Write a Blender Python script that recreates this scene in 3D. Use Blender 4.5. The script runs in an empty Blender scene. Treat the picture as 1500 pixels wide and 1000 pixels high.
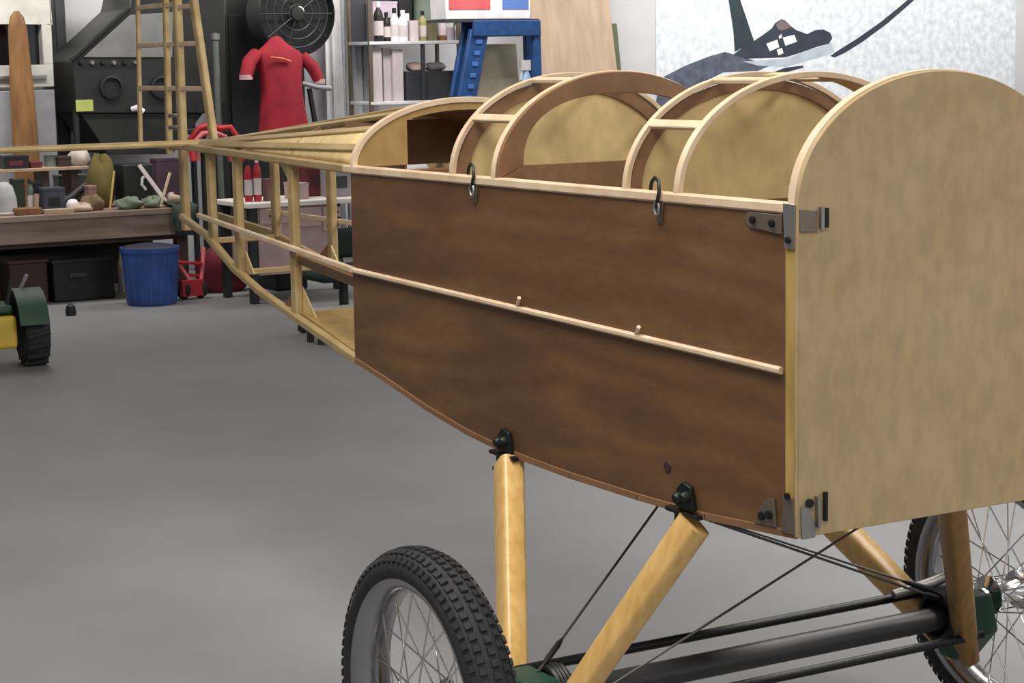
import bpy, bmesh, math, random
from mathutils import Vector, Matrix, Quaternion
PI = math.pi
S = bpy.context.scene
COL = S.collection
random.seed(7)

# ------------------------------------------------------------------ camera
CAM = Vector((-2.4835, -2.7595, 1.5484))
YAW, PITCH, ROLL, FPX = 0.5248, 0.1400, -0.0183, 2959.95
D = Vector((math.sin(YAW)*math.cos(PITCH), math.cos(YAW)*math.cos(PITCH), -math.sin(PITCH)))
R0 = Vector((math.cos(YAW), -math.sin(YAW), 0)); U0 = R0.cross(D)
RX = math.cos(ROLL)*R0 + math.sin(ROLL)*U0
UX = -math.sin(ROLL)*R0 + math.cos(ROLL)*U0
cd = bpy.data.cameras.new('camera'); cam = bpy.data.objects.new('camera', cd); COL.objects.link(cam)
cd.sensor_width = 36; cd.lens = 36*FPX/1500; cd.clip_end = 100
M3 = Matrix((RX, UX, -D)).transposed()
cam.matrix_world = Matrix.Translation(CAM) @ M3.to_4x4()
S.camera = cam
def at(px, py, y):
    "the point of the vertical plane y = const seen at a place of the 1500x1000 frame"
    v = D + (px-750)/FPX*RX - (py-500)/FPX*UX
    t = (y-CAM.y)/v.y
    return CAM + t*v
def atz(px, py, z):
    v = D + (px-750)/FPX*RX - (py-500)/FPX*UX
    t = (z-CAM.z)/v.z
    return CAM + t*v

# ------------------------------------------------------------------ light
w = bpy.data.worlds.new('daylight'); S.world = w; w.use_nodes = True
bg = w.node_tree.nodes['Background']; bg.inputs[0].default_value = (0.93, 0.96, 1.0, 1); bg.inputs[1].default_value = 0.75
def area(name, loc, sx, sy, power, col=(1, .97, .92), rot=(0, 0, 0)):
    l = bpy.data.lights.new(name, 'AREA'); l.shape = 'RECTANGLE'; l.size = sx; l.size_y = sy; l.energy = power; l.color = col
    o = bpy.data.objects.new(name, l); o.location = loc; o.rotation_euler = rot; COL.objects.link(o)
for (x, y, p) in ((-1.8, -2.8, 90), (-1.2, 0.8, 112), (2.6, -1.4, 128), (2.7, 1.8, 125), (1.2, 8.9, 34), (8.6, 7.2, 60), (8.6, 2.6, 60)):  # overhead fluorescents, plus one lamp added near the bench to brighten its front
    area('fluorescent_and_fill', (x, y, 3.32), 1.2, 2.4, p)
for (x, p) in ((0.9, 66), (4.3, 82), (8.2, 80), (11.6, 66)):  # unseen lights added and tilted to brighten the back wall
    area('added_wall_fill', (x, 9.7, 3.25), 2.4, .5, p, rot=(math.radians(58), 0, 0))
S.view_settings.view_transform = 'Standard'; S.view_settings.look = 'None'
S.view_settings.exposure = 0.0; S.view_settings.gamma = 1.0; S.view_settings.use_curve_mapping = False

# ------------------------------------------------------------------ materials
def lin(c):
    c = c/255.0
    return c/12.92 if c <= 0.04045 else ((c+0.055)/1.055)**2.4
def rgb(r, g, b): return (lin(r), lin(g), lin(b), 1)
MC = {}
def mat(name, col, rough=.6, metal=0.0, var=0.12, scale=8.0, spec=.4, stretch=(1, 1, 1), bump=0.0, col2=None, detail=4.0, clear=0.0):
    if name in MC: return MC[name]
    m = bpy.data.materials.new(name); m.use_nodes = True; nt = m.node_tree; n = nt.nodes; b = n['Principled BSDF']
    tc = n.new('ShaderNodeTexCoord'); mp = n.new('ShaderNodeMapping'); mp.inputs['Scale'].default_value = stretch
    nz = n.new('ShaderNodeTexNoise'); nz.inputs['Scale'].default_value = scale; nz.inputs['Detail'].default_value = detail
    cr = n.new('ShaderNodeValToRGB')
    c1 = rgb(*col)
    if col2 is None:
        lo = tuple(x*(1-var) for x in c1[:3])+(1,); hi = tuple(min(1, x*(1+var)) for x in c1[:3])+(1,)
    else: lo, hi = rgb(*col2), c1
    cr.color_ramp.elements[0].color = lo; cr.color_ramp.elements[0].position = .32
    cr.color_ramp.elements[1].color = hi; cr.color_ramp.elements[1].position = .68
    L = nt.links.new
    L(tc.outputs['Object'], mp.inputs['Vector']); L(mp.outputs[0], nz.inputs['Vector']); L(nz.outputs['Fac'], cr.inputs[0]); L(cr.outputs[0], b.inputs['Base Color'])
    b.inputs['Roughness'].default_value = rough; b.inputs['Metallic'].default_value = metal
    b.inputs['Specular IOR Level'].default_value = spec
    if clear: b.inputs['Coat Weight'].default_value = clear; b.inputs['Coat Roughness'].default_value = .25
    if bump:
        bp = n.new('ShaderNodeBump'); bp.inputs['Strength'].default_value = bump; bp.inputs['Distance'].default_value = .004
        L(nz.outputs['Fac'], bp.inputs['Height']); L(bp.outputs[0], b.inputs['Normal'])
    MC[name] = m
    return m
def plywood(name, light, dark, tint, stretch, rough=.5, spec=.35):
    "two layers of grain: broad cloudy figure and fine streaks"
    m = bpy.data.materials.new(name); m.use_nodes = True; nt = m.node_tree; n = nt.nodes; b = n['Principled BSDF']; L = nt.links.new
    tc = n.new('ShaderNodeTexCoord')
    m1 = n.new('ShaderNodeMapping'); m1.inputs['Scale'].default_value = stretch
    a = n.new('ShaderNodeTexNoise'); a.inputs['Scale'].default_value = 2.2; a.inputs['Detail'].default_value = 3; a.inputs['Distortion'].default_value = .9
    f = n.new('ShaderNodeTexNoise'); f.inputs['Scale'].default_value = 26; f.inputs['Detail'].default_value = 5
    wv = n.new('ShaderNodeTexWave'); wv.inputs['Scale'].default_value = 1.5; wv.inputs['Distortion'].default_value = 9; wv.inputs['Detail'].default_value = 2; wv.inputs['Detail Scale'].default_value = 1.2
    wv.wave_type = 'RINGS'
    L(tc.outputs['Object'], m1.inputs[0])
    for q in (a, f, wv): L(m1.outputs[0], q.inputs['Vector'])
    r1 = n.new('ShaderNodeValToRGB'); r1.color_ramp.elements[0].color = rgb(*dark); r1.color_ramp.elements[1].color = rgb(*light)
    r1.color_ramp.elements[0].position = .3; r1.color_ramp.elements[1].position = .7
    L(a.outputs['Fac'], r1.inputs[0])
    mx = n.new('ShaderNodeMixRGB'); mx.blend_type = 'MIX'; mx.inputs[2].default_value = rgb(*tint)
    mm = n.new('ShaderNodeMath'); mm.operation = 'MULTIPLY'; mm.inputs[1].default_value = .35
    L(wv.outputs['Fac'], mm.inputs[0]); L(mm.outputs[0], mx.inputs[0]); L(r1.outputs[0], mx.inputs[1])
    m2 = n.new('ShaderNodeMixRGB'); m2.blend_type = 'MULTIPLY'; m2.inputs[0].default_value = .35
    r2 = n.new('ShaderNodeValToRGB'); r2.color_ramp.elements[0].color = (.6, .6, .6, 1); r2.color_ramp.elements[0].position = .35; r2.color_ramp.elements[1].position = .6
    L(f.outputs['Fac'], r2.inputs[0]); L(mx.outputs[0], m2.inputs[1]); L(r2.outputs[0], m2.inputs[2])
    L(m2.outputs[0], b.inputs['Base Color']); b.inputs['Roughness'].default_value = rough; b.inputs['Specular IOR Level'].default_value = spec
    MC[name] = m
    return m
BIRCH = plywood('birch_plywood', (174, 151, 115), (168, 144, 106), (160, 136, 97), (1.6, 1, .8), .55)
MAHOG = plywood('mahogany_plywood', (115, 84, 53), (92, 64, 41), (78, 50, 34), (1, .7, 2.6), .42, .4)
PANEL = plywood('pale_plywood', (222, 196, 142), (208, 180, 126), (200, 170, 116), (1.2, 1, .8), .55)
AMBER = plywood('amber_plywood', (172, 142, 90), (154, 124, 74), (148, 116, 68), (1.2, 1, .8), .55)
RINGW = plywood('brown_plywood', (140, 106, 74), (116, 84, 57), (126, 90, 64), (1.5, 1, 1.5), .5)
SPRUCE = mat('spruce', (178, 154, 110), .5, col2=(152, 127, 84), scale=14, stretch=(1, .35, 1))
LIGHTW = mat('pale_ash', (213, 191, 163), .5, col2=(193, 166, 134), scale=12)
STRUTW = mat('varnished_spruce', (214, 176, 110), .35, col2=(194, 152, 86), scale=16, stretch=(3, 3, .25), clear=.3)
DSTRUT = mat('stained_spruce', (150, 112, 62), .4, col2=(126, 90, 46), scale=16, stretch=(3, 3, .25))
POSTW = mat('yellow_spruce', (176, 148, 84), .5, col2=(152, 124, 64), scale=20, stretch=(2, 2, .3))
BLKST = mat('black_steel', (34, 35, 36), .4, metal=.5)
LUG = mat('dark_green_lug', (26, 34, 28), .4, metal=.4)
GREENP = mat('green_paint', (30, 66, 50), .45)
STEEL = mat('grey_steel', (150, 148, 144), .38, metal=.8)
BRACKET = mat('bracket_steel', (118, 108, 94), .42, metal=.6)
CHROME = mat('chrome', (210, 210, 212), .16, metal=1.0, var=.04)
RUBBER = mat('rubber', (40, 40, 42), .75, var=.25, scale=60)
WIRE = mat('wire', (80, 80, 80), .4, metal=.7)

# ------------------------------------------------------------------ mesh builder
class MB:
    def __init__(s): s.v = []; s.f = []
    def add(s, vs, fs):
        o = len(s.v); s.v += [Vector(q) for q in vs]; s.f += [tuple(i+o for i in f) for f in fs]; return s
    def box(s, lo, hi):
        x0, y0, z0 = lo; x1, y1, z1 = hi
        return s.add([(x0, y0, z0), (x1, y0, z0), (x1, y1, z0), (x0, y1, z0), (x0, y0, z1), (x1, y0, z1), (x1, y1, z1), (x0, y1, z1)],
                     [(0, 3, 2, 1), (4, 5, 6, 7), (0, 1, 5, 4), (1, 2, 6, 5), (2, 3, 7, 6), (3, 0, 4, 7)])
    def bar(s, a, b, w, h, up=(0, 0, 1), ch=.18):
        "chamfered rectangular bar from a to b; w across, h along up"
        a = Vector(a); b = Vector(b); d = (b-a).normalized(); up = Vector(up)
        sx = d.cross(up)
        if sx.length < 1e-4: sx = d.cross(Vector((1, 0, 0)))
        sx.normalize(); uz = sx.cross(d).normalized()
        c = min(w, h)*ch; pr = []
        for (u, v) in ((w/2-c, -h/2), (w/2, -h/2+c), (w/2, h/2-c), (w/2-c, h/2), (-w/2+c, h/2), (-w/2, h/2-c), (-w/2, -h/2+c), (-w/2+c, -h/2)): pr.append(sx*u+uz*v)
        return s.add([a+q for q in pr]+[b+q for q in pr], [tuple(range(7, -1, -1)), tuple(range(8, 16))]+[(i, (i+1) % 8, 8+(i+1) % 8, 8+i) for i in range(8)])
    def tube(s, pts, r, n=10, cap=True, sq=1.0, closed=False):
        pts = [Vector(p) for p in pts]; N = len(pts); o = len(s.v); rs = r if isinstance(r, (list, tuple)) else [r]*N
        nrm = None; vs = []
        for i, p in enumerate(pts):
            if closed: t = (pts[(i+1) % N]-pts[i-1])
            else: t = pts[min(i+1, N-1)]-pts[max(i-1, 0)]
            t.normalize()
            if nrm is None:
                nrm = t.cross(Vector((0, 0, 1)))
                if nrm.length < 1e-3: nrm = t.cross(Vector((1, 0, 0)))
            nrm = (nrm - t*nrm.dot(t)).normalized(); bn = t.cross(nrm)
            for k in range(n):
                a = 2*PI*k/n; vs.append(p+nrm*math.cos(a)*rs[i]+bn*math.sin(a)*rs[i]*sq)
        fs = []
        for i in range(N if closed else N-1):
            j = (i+1) % N
            for k in range(n): fs.append((i*n+k, i*n+(k+1) % n, j*n+(k+1) % n, j*n+k))
        if cap and not closed: fs += [tuple(range(n-1, -1, -1)), tuple((N-1)*n+k for k in range(n))]
        return s.add(vs, fs)
    def lathe(s, prof, c, axis=(0, 0, 1), n=24, sx=1.0, sy=1.0):
        "prof: list of (radius, height)"
        ax = Vector(axis).normalized(); e1 = ax.cross(Vector((0, 1, 0)))
        if e1.length < 1e-3: e1 = Vector((1, 0, 0))
        e1.normalize(); e2 = ax.cross(e1); c = Vector(c); vs = []; fs = []
        for (r, h) in prof:
            for k in range(n):
                a = 2*PI*k/n; vs.append(c+ax*h+e1*math.cos(a)*r*sx+e2*math.sin(a)*r*sy)
        for i in range(len(prof)-1):
            for k in range(n): fs.append((i*n+k, i*n+(k+1) % n, (i+1)*n+(k+1) % n, (i+1)*n+k))
        if prof[0][0] > 1e-5: fs.append(tuple(range(n-1, -1, -1)))
        if prof[-1][0] > 1e-5: fs.append(tuple((len(prof)-1)*n+k for k in range(n)))
        return s.add(vs, fs)
    def prism(s, poly, ext):
        "planar polygon (3D points) extruded by vector ext"
        n = len(poly); P = [Vector(p) for p in poly]; e = Vector(ext)
        return s.add(P+[p+e for p in P], [tuple(range(n-1, -1, -1)), tuple(range(n, 2*n))]+[(i, (i+1) % n, n+(i+1) % n, n+i) for i in range(n)])
    def ring(s, outer, inner, ext, closed=False):
        "band between two matching point rows, extruded"
        n = len(outer); e = Vector(ext); O = [Vector(p) for p in outer]; I = [Vector(p) for p in inner]
        vs = O+I+[p+e for p in O]+[p+e for p in I]; fs = []
        rng = range(n if closed else n-1)
        for i in rng:
            j = (i+1) % n
            fs += [(i, n+i, n+j, j), (2*n+i, 2*n+j, 3*n+j, 3*n+i), (i, j, 2*n+j, 2*n+i), (n+i, 3*n+i, 3*n+j, n+j)]
        if not closed: fs += [(0, 2*n, 3*n, n), (n-1, 2*n-1, 4*n-1, 3*n-1)]
        return s.add(vs, fs)
    def blob(s, c, r, seed=0, n=14, m=9, amp=.2, flat=True):
        rnd = random.Random(seed); c = Vector(c); vs = []; fs = []
        ph = [(rnd.uniform(0, 6), rnd.uniform(1, 4), rnd.uniform(0, 6), rnd.uniform(1, 4)) for _ in range(3)]
        for i in range(m+1):
            t = PI*i/m
            for k in range(n):
                a = 2*PI*k/n
                q = 1+amp*sum(math.sin(round(p[1])*a+p[0])*math.sin(p[3]*t+p[2]) for p in ph)/1.5
                z = math.cos(t)
                if flat: z = max(z, -.75)
                vs.append(c+Vector((r[0]*math.sin(t)*math.cos(a)*q, r[1]*math.sin(t)*math.sin(a)*q, r[2]*(z*(q if z > 0 else 1)))))
        for i in range(m):
            for k in range(n): fs.append((i*n+k, (i+1)*n+k, (i+1)*n+(k+1) % n, i*n+(k+1) % n))
        return s.add(vs, fs)
    def build(s, name, m, parent=None, bevel=0.0, subsurf=0, angle=40, origin=None, base=False):
        if parent is not None and origin is None: org = wpos(parent)
        elif origin is not None: org = Vector(origin)
        elif base:
            xs = [q.x for q in s.v]; ys = [q.y for q in s.v]; zs = [q.z for q in s.v]
            org = Vector(((min(xs)+max(xs))/2, (min(ys)+max(ys))/2, min(zs)))
        else: org = Vector()
        me = bpy.data.meshes.new(name); me.from_pydata([q-org for q in s.v], [], s.f)
        bm = bmesh.new(); bm.from_mesh(me); bmesh.ops.remove_doubles(bm, verts=bm.verts, dist=1e-6); bmesh.ops.recalc_face_normals(bm, faces=bm.faces); bm.to_mesh(me); bm.free()
        for p in me.polygons: p.use_smooth = True
        me.set_sharp_from_angle(angle=math.radians(angle))
        me.materials.append(m)
        o = bpy.data.objects.new(name, me); COL.objects.link(o)
        if parent is not None: o.parent = parent; o.location = org-wpos(parent)
        else: o.location = org
        if bevel:
            bv = o.modifiers.new('bevel', 'BEVEL'); bv.width = bevel; bv.segments = 2; bv.limit_method = 'ANGLE'
        if subsurf:
            ss = o.modifiers.new('sub', 'SUBSURF'); ss.levels = subsurf; ss.render_levels = subsurf
        return o
def wpos(o):
    p = Vector(o.location)
    while o.parent: o = o.parent; p = p+Vector(o.location)
    return p
def thing(name, label, cat, loc, group=None):
    o = bpy.data.objects.new(name, None); o.empty_display_size = .1; COL.objects.link(o); o.location = loc
    o['label'] = label; o['category'] = cat
    if group: o['group'] = group
    return o
def tag(o, label, cat, group=None, kind=None):
    o['label'] = label; o['category'] = cat
    if group: o['group'] = group
    if kind: o['kind'] = kind
    return o
def struct(o):
    o['kind'] = 'structure'; return o
def dup(o, parent=None, loc=None):
    c = o.copy(); COL.objects.link(c); c.parent = parent
    if loc is not None: c.location = loc
    for ch in list(o.children): dup(ch, c)
    return c

# ------------------------------------------------------------------ room
YW = 12.0
FLOOR = mat('concrete', (138, 138, 139), .55, col2=(128, 128, 130), scale=1.3, spec=.3, detail=6)
WALL = mat('white_wall', (205, 205, 208), .8, col2=(192, 192, 196), scale=2.5)
CEIL = mat('ceiling_white', (190, 190, 188), .9)
struct(MB().box((-5, -7, -.1), (14, YW, 0)).build('floor', FLOOR))
struct(MB().box((-5, YW, 0), (14, YW+.15, 3.5)).build('wall_back', WALL))
struct(MB().box((-5.15, -7, 0), (-5, YW+.15, 3.5)).build('wall_left', WALL))
struct(MB().box((14, -7, 0), (14.15, YW+.15, 3.5)).build('wall_right', WALL))
struct(MB().box((-5.15, -7, 3.5), (14.15, YW+.15, 3.6)).build('ceiling', CEIL))

# ------------------------------------------------------------------ the airplane
HW, ZT, HA = .316, 1.286, .224
plane = thing('airplane', 'uncovered wooden biplane fuselage with spoked wheels, plywood nose and open frame tail', 'airplane', (0, .587, 0))
def P(mb, name, m, parent=None, **k): return mb.build(name, m, parent or plane, **k)
def arc(hw, ha, y, n=48, a0=0, a1=PI, z=ZT):
    return [Vector((-hw*math.cos(a0+(a1-a0)*i/n), y, z+ha*math.sin(a0+(a1-a0)*i/n))) for i in range(n+1)]
def tx(y): return HW if y <= 1.8 else HW-.139*(y-1.8)
BOT = [(0, .706), (.27, .688), (.5, .684), (.75, .684), (1.0, .691), (1.2, .709), (1.4, .738), (1.6, .776), (1.77, .804)]
BOT2 = BOT+[(2.3, .853), (2.68, .89), (2.95, .93), (3.25, 1.0), (3.6, 1.04)]
def bz(y):
    for (a, b) in zip(BOT2, BOT2[1:]):
        if a[0] <= y <= b[0]: return a[1]+(b[1]-a[1])*(y-a[0])/(b[0]-a[0])
    return BOT2[-1][1]
# firewall: flat sided below, elliptical arch above
fw = [Vector((-HW-.004, -.012, .702))]+[Vector((q.x*1.012, -.012, q.z)) for q in arc(HW, HA, 0, 64)]+[Vector((HW+.004, -.012, .702))]
P(MB().prism(fw, (0, .012, 0)), 'firewall', BIRCH, bevel=.0015)
P(MB().ring(arc(HW+.003, HA+.003, .0005), arc(HW-.016, HA-.016, .0005), (0, .02, 0)), 'hoop', LIGHTW, bevel=.001)
# side skins
for sx in (-1, 1):
    poly = [Vector((sx*HW, .022, ZT-.012)), Vector((sx*HW, 1.765, ZT-.012))]+[Vector((sx*HW, y, z+.006)) for y, z in reversed(BOT[1:])]+[Vector((sx*HW, .022, BOT[0][1]+.006))]
    P(MB().prism(poly, (-sx*.006, 0, 0)), 'side_panel', MAHOG)
    # corner post of the nose
    P(MB().box((min(sx*(HW+.002), sx*(HW-.022)), .001, .712), (max(sx*(HW+.002), sx*(HW-.022)), .028, ZT-.006)), 'corner_post', POSTW, bevel=.0015)
    # longerons
    mb = MB(); mb.bar((sx*(HW-.006), .002, ZT-.006), (sx*(HW-.006), 1.80, ZT-.006), .022, .02)
    P(mb, 'top_longeron', LIGHTW)
    mb = MB(); mb.bar((sx*(HW-.006), 1.78, ZT-.006), (sx*(tx(3.72)), 3.72, ZT-.010), .022, .022)
    P(mb, 'tail_longeron', SPRUCE)
    mb = MB()
    for (a, b) in zip(BOT, BOT[1:]): mb.bar((sx*(HW-.006), a[0]-.001, a[1]), (sx*(HW-.006), b[0]+.001, b[1]), .018, .014, ch=.06)
    P(mb, 'bottom_longeron', RINGW)
    mb = MB()
    bb = [q for q in BOT2 if q[0] >= 1.77]
    for (a, b) in zip(bb, bb[1:]): mb.bar((sx*(tx(a[0])-.006), a[0]-.003, a[1]), (sx*(tx(b[0])-.006), b[0]+.003, b[1]), .022, .022)
    P(mb, 'tail_longeron', SPRUCE)
    # mid stringer, standing proud of the skin
    mb = MB(); mb.bar((sx*(HW+.004), .036, .994), (sx*(HW+.004), 1.76, 1.031), .012, .013, ch=.3)
    mb.bar((sx*(HW+.004), 1.755, 1.031), (sx*(tx(3.3)+.012), 3.3, 1.066), .014, .015)
    P(mb, 'side_stringer', LIGHTW)
    # uprights of the tail bay
    for y in (2.295, 2.885, 3.21):
        P(MB().bar((sx*(tx(y)-.012), y, bz(y)), (sx*(tx(y)-.012), y, ZT-.012), .022, .036, up=(0, 1, 0)), 'upright', SPRUCE)
    # plywood gussets at the joints
    for y, dy, dz in ((2.315, .09, .07), (2.90, .06, .05)):
        x = sx*(tx(y)-.024)
        z0 = bz(y)+.012
        P(MB().prism([(x, y, z0), (x, y+dy, bz(y+dy)+.012), (x, y, z0+dz)], (sx*.004, 0, 0)), 'gusset', RINGW)
        P(MB().prism([(x, y-.03, z0-.01), (x, y-.03-dy, bz(y-.03-dy)+.012), (x, y-.03, z0+dz)], (sx*.004, 0, 0)), 'gusset', PANEL)
        P(MB().prism([(x, y, ZT-.02), (x, y+dy, ZT-.02), (x, y, ZT-.02-dz)], (sx*.004, 0, 0)), 'gusset', PANEL)
    # inner brace below the stringer behind the skin
    P(MB().bar((sx*(HW-.018), 1.77, .995), (sx*(tx(2.29)-.02), 2.29, 1.012), .014, .026), 'inner_rail', RINGW)
    P(MB().bar((sx*(HW-.012), 1.752, bz(1.76)+.01), (sx*(HW-.012), 1.752, ZT-.02), .018, .02), 'upright', RINGW)
for y in (2.295, 2.885, 3.21):
    P(MB().bar((-tx(y)+.02, y, ZT-.012), (tx(y)-.02, y, ZT-.012), .022, .018), 'cross_member', SPRUCE)
    P(MB().bar((-tx(y)+.02, y, bz(y)), (tx(y)-.02, y, bz(y)), .022, .018), 'cross_member', SPRUCE)
P(MB().prism([(-HW+.012, .02, .70), (HW-.012, .02, .70), (HW-.012, 1.0, .692), (-HW+.012, 1.0, .692)], (0, 0, .006)), 'floor_panel', RINGW)
P(MB().prism([(-HW+.012, 1.0, .692), (HW-.012, 1.0, .692), (HW-.012, 1.77, .806), (-HW+.012, 1.77, .806)], (0, 0, .006)), 'floor_panel', RINGW)
P(MB().prism([(-HW+.014, 1.80, .818), (HW-.014, 1.80, .818), (tx(2.28)-.016, 2.28, .862), (-tx(2.28)+.016, 2.28, .862)], (0, 0, .005)), 'floor_panel', AMBER)

# hoops over the cockpits
def hoop(y, depth, radial, m, ha=HA, name='hoop'):
    return P(MB().ring(arc(HW+.002, ha, y), arc(HW+.002-radial, ha-radial, y), (0, depth, 0)), name, m, bevel=.0012)
hoop(.350, .018, .012, LIGHTW); hoop(.528, .015, .011, LIGHTW)
hoop(1.235, .016, .011, LIGHTW)
P(MB().ring(arc(HW-.001, HA-.002, .366, 24, 1.40, 2.45), arc(HW-.005, HA-.006, .366, 24, 1.40, 2.45), (0, .075, 0)), 'deck_band', PANEL)
for y0, y1 in ((.372, .528), (1.052, 1.235)):      # short deck stringers between two hoops
    for a in (.62, 1.25, PI/2+.32, PI-.62):
        x = -(HW-.005)*math.cos(a); z = ZT+(HA-.005)*math.sin(a)
        nrm = Vector((-math.cos(a)/HW, 0, math.sin(a)/HA)).normalized()
        P(MB().bar((x, y0-.004, z), (x, y1+.004, z), .020, .010, up=nrm), 'deck_stringer', LIGHTW)
# solid bulkheads behind the hoops
for y, inset, drop in ((.538, .026, .034), (1.246, .034, .34)):
    P(MB().prism([Vector((-HW+.012, y, ZT-drop))]+arc(HW-inset*.5, HA-inset, y)+[Vector((HW-.012, y, ZT-drop))], (0, .006, 0)), 'bulkhead', PANEL)
    P(MB().ring(arc(HW-.012, HA-.014, y-.006), arc(HW-.012-inset, HA-.014-inset*.8, y-.006), (0, .006, 0)), 'bulkhead_rim', RINGW)  # shade on the hoop's inner side is put into this brown
# instrument board of the rear cockpit: broad plywood ring with a D-shaped opening
yb = 1.030
outer = arc(HW+.002, HA+.001, yb, 60)
n_in = 60; inner = []
for i in range(n_in+1):
    a = PI*i/n_in; inner.append(Vector((-.252*math.copysign(abs(math.cos(a))**.8, math.cos(a)), yb, ZT+.028+.150*math.sin(a)**.85)))
P(MB().ring(outer, inner, (0, .012, 0)), 'instrument_board', RINGW, bevel=.001)
P(MB().prism([Vector((-HW+.01, yb, ZT-.07)), Vector((HW-.01, yb, ZT-.07)), outer[-1]+Vector((-.004, 0, 0)), inner[-1], inner[0], outer[0]+Vector((.004, 0, 0))], (0, .012, 0)), 'instrument_board', RINGW)
P(MB().ring(arc(HW+.004, HA+.004, yb+.010), arc(HW-.010, HA-.010, yb+.010), (0, .018, 0)), 'hoop', LIGHTW, bevel=.001)
# rear bulkhead with an arched doorway, head box behind it
HC = .160; yc = 1.748
outc = arc(HW+.002, HC, yc, 40)
inn = []
for q in outc:
    x = max(-.165, min(.165, q.x)); inn.append(Vector((x, yc, min(q.z-.02, ZT+.132*math.sqrt(max(.0, 1-(x/.30)**2))) if abs(q.x) < .165 else ZT+.132*math.sqrt(1-(.165/.30)**2)*max(0, min(1, (q.z-ZT)/.135)))))
P(MB().ring(outc, inn, (0, .008, 0)), 'rear_bulkhead', AMBER)
P(MB().ring(arc(HW+.004, HC+.004, yc-.004), arc(HW-.010, HC-.010, yc-.004), (0, .018, 0)), 'hoop', LIGHTW, bevel=.001)
bx = MB()
bx.box((-.170, yc+.008, ZT-.02), (-.164, yc+.34, ZT+.10)); bx.box((.164, yc+.008, ZT-.02), (.170, yc+.34, ZT+.10)); bx.box((-.170, yc+.34, ZT-.02), (.170, yc+.346, ZT+.10))
P(bx, 'head_box', mat('walnut_stain', (128, 98, 76), .6))
P(MB().box((-HW+.01, yc-.06, ZT-.028), (HW-.01, yc+.006, ZT-.012)), 'cross_member', RINGW)
# turtle deck: stringers from the rear hoop to the tail
yt = 3.36
def td(a, y):
    f = (y-yc)/(yt-yc); hw = (HW-.004)*(1-f)+.085*f; h = (HC-.004)*(1-f)+.010*f
    return Vector((-hw*math.cos(a), y, ZT+h*math.sin(a)))
for a in (.30, .62, .95, 1.27, PI/2, PI-1.27, PI-.95, PI-.62, PI-.30):
    nrm = Vector((-math.cos(a)/HW, 0, math.sin(a)/HC)).normalized()
    P(MB().bar(td(a, yc+.014), td(a, yt), .020, .012, up=nrm), 'deck_stringer', SPRUCE)
for sx in (0, 1):
    mb = MB(); vs = []; fs = []; ny, na = 10, 5
    for i in range(ny+1):
        y = yc+.014+(2.75-yc)*i/ny
        for k in range(na+1):
            a = .02+.58*k/na; a = a if sx == 0 else PI-a
            vs.append(td(a, y)*1.0)
    for i in range(ny):
        for k in range(na): fs.append((i*(na+1)+k, i*(na+1)+k+1, (i+1)*(na+1)+k+1, (i+1)*(na+1)+k))
    mb.add(vs, fs); o = P(mb, 'deck_skin', PANEL); sd = o.modifiers.new('thick', 'SOLIDIFY'); sd.thickness = .003; sd.offset = -1
mb = MB(); vs = []; fs = []; ny, na = 8, 16
for i in range(ny+1):
    y = yc+.014+.42*i/ny
    for k in range(na+1):
        q = td(.95+(PI-1.9)*k/na, y); q.z -= .010; vs.append(q)
for i in range(ny):
    for k in range(na): fs.append((i*(na+1)+k, i*(na+1)+k+1, (i+1)*(na+1)+k+1, (i+1)*(na+1)+k))
mb.add(vs, fs); o = P(mb, 'deck_skin', RINGW); sd = o.modifiers.new('thick', 'SOLIDIFY'); sd.thickness = .003; sd.offset = -1
for y in (2.3, 2.9):
    f = (y-yc)/(yt-yc)
    P(MB().ring([td(PI*i/24, y) for i in range(25)], [td(PI*i/24, y)-Vector((0, 0, .0)) + (Vector((0, y, ZT))-td(PI*i/24, y))*.06/(1-.6*f) for i in range(25)], (0, .006, 0)), 'deck_former', RINGW)
P(MB().box((-.10, yt-.03, ZT-.016), (.10, yt+.09, ZT+.002)), 'tail_plate', SPRUCE, bevel=.002)

# tail post, fin, rudder and tailplane
P(MB().bar((0, 3.725, .985), (0, 3.725, 1.85), .026, .034, up=(0, 1, 0)), 'stern_post', SPRUCE)
fin = P(MB().bar((0, 3.44, ZT-.01), (0, 3.60, 1.84), .022, .034, up=(0, 1, 0)), 'fin', SPRUCE)
for z in (1.462, 1.610, 1.732):
    P(MB().bar((0, 3.44+.16*(z-ZT)/.56, z), (0, 3.72, z), .012, .016), 'rib', LIGHTW, fin)
rud = P(MB().bar((0, 3.855, 1.24), (0, 3.825, 1.86), .02, .022, up=(0, 1, 0)), 'rudder', SPRUCE)
P(MB().bar((0, 4.14, 1.262), (0, 4.10, 1.86), .014, .016, up=(0, 1, 0)), 'trailing_edge', SPRUCE, rud)
for z in (1.462, 1.610, 1.742):
    P(MB().bar((0, 3.725, z), (0, 4.12, z), .012, .016), 'rib', LIGHTW, rud)
P(MB().bar((0, 3.73, 1.262), (0, 4.14, 1.262), .014, .016), 'rib', SPRUCE, rud)
for z in (1.33, 1.37):
    P(MB().tube([(0, 3.742, z), (0, 3.845, z)], .007, 8), 'hinge', STEEL, rud)
tp = P(MB().bar((-1.15, 3.60, ZT-.002), (1.15, 3.60, ZT-.002), .026, .020), 'tailplane', SPRUCE)
for sx in (-1, 1):
    P(MB().tube([(0, 3.43, ZT+.002), (sx*.3, 3.485, ZT), (sx*.8, 3.56, ZT), (sx*1.12, 3.60, ZT)], .009, 8), 'leading_edge', SPRUCE, tp)
    for x in (.35, .7):
        P(MB().bar((sx*x, 3.50+.065*x, ZT), (sx*x, 3.60, ZT), .010, .012), 'rib', SPRUCE, tp)

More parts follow.
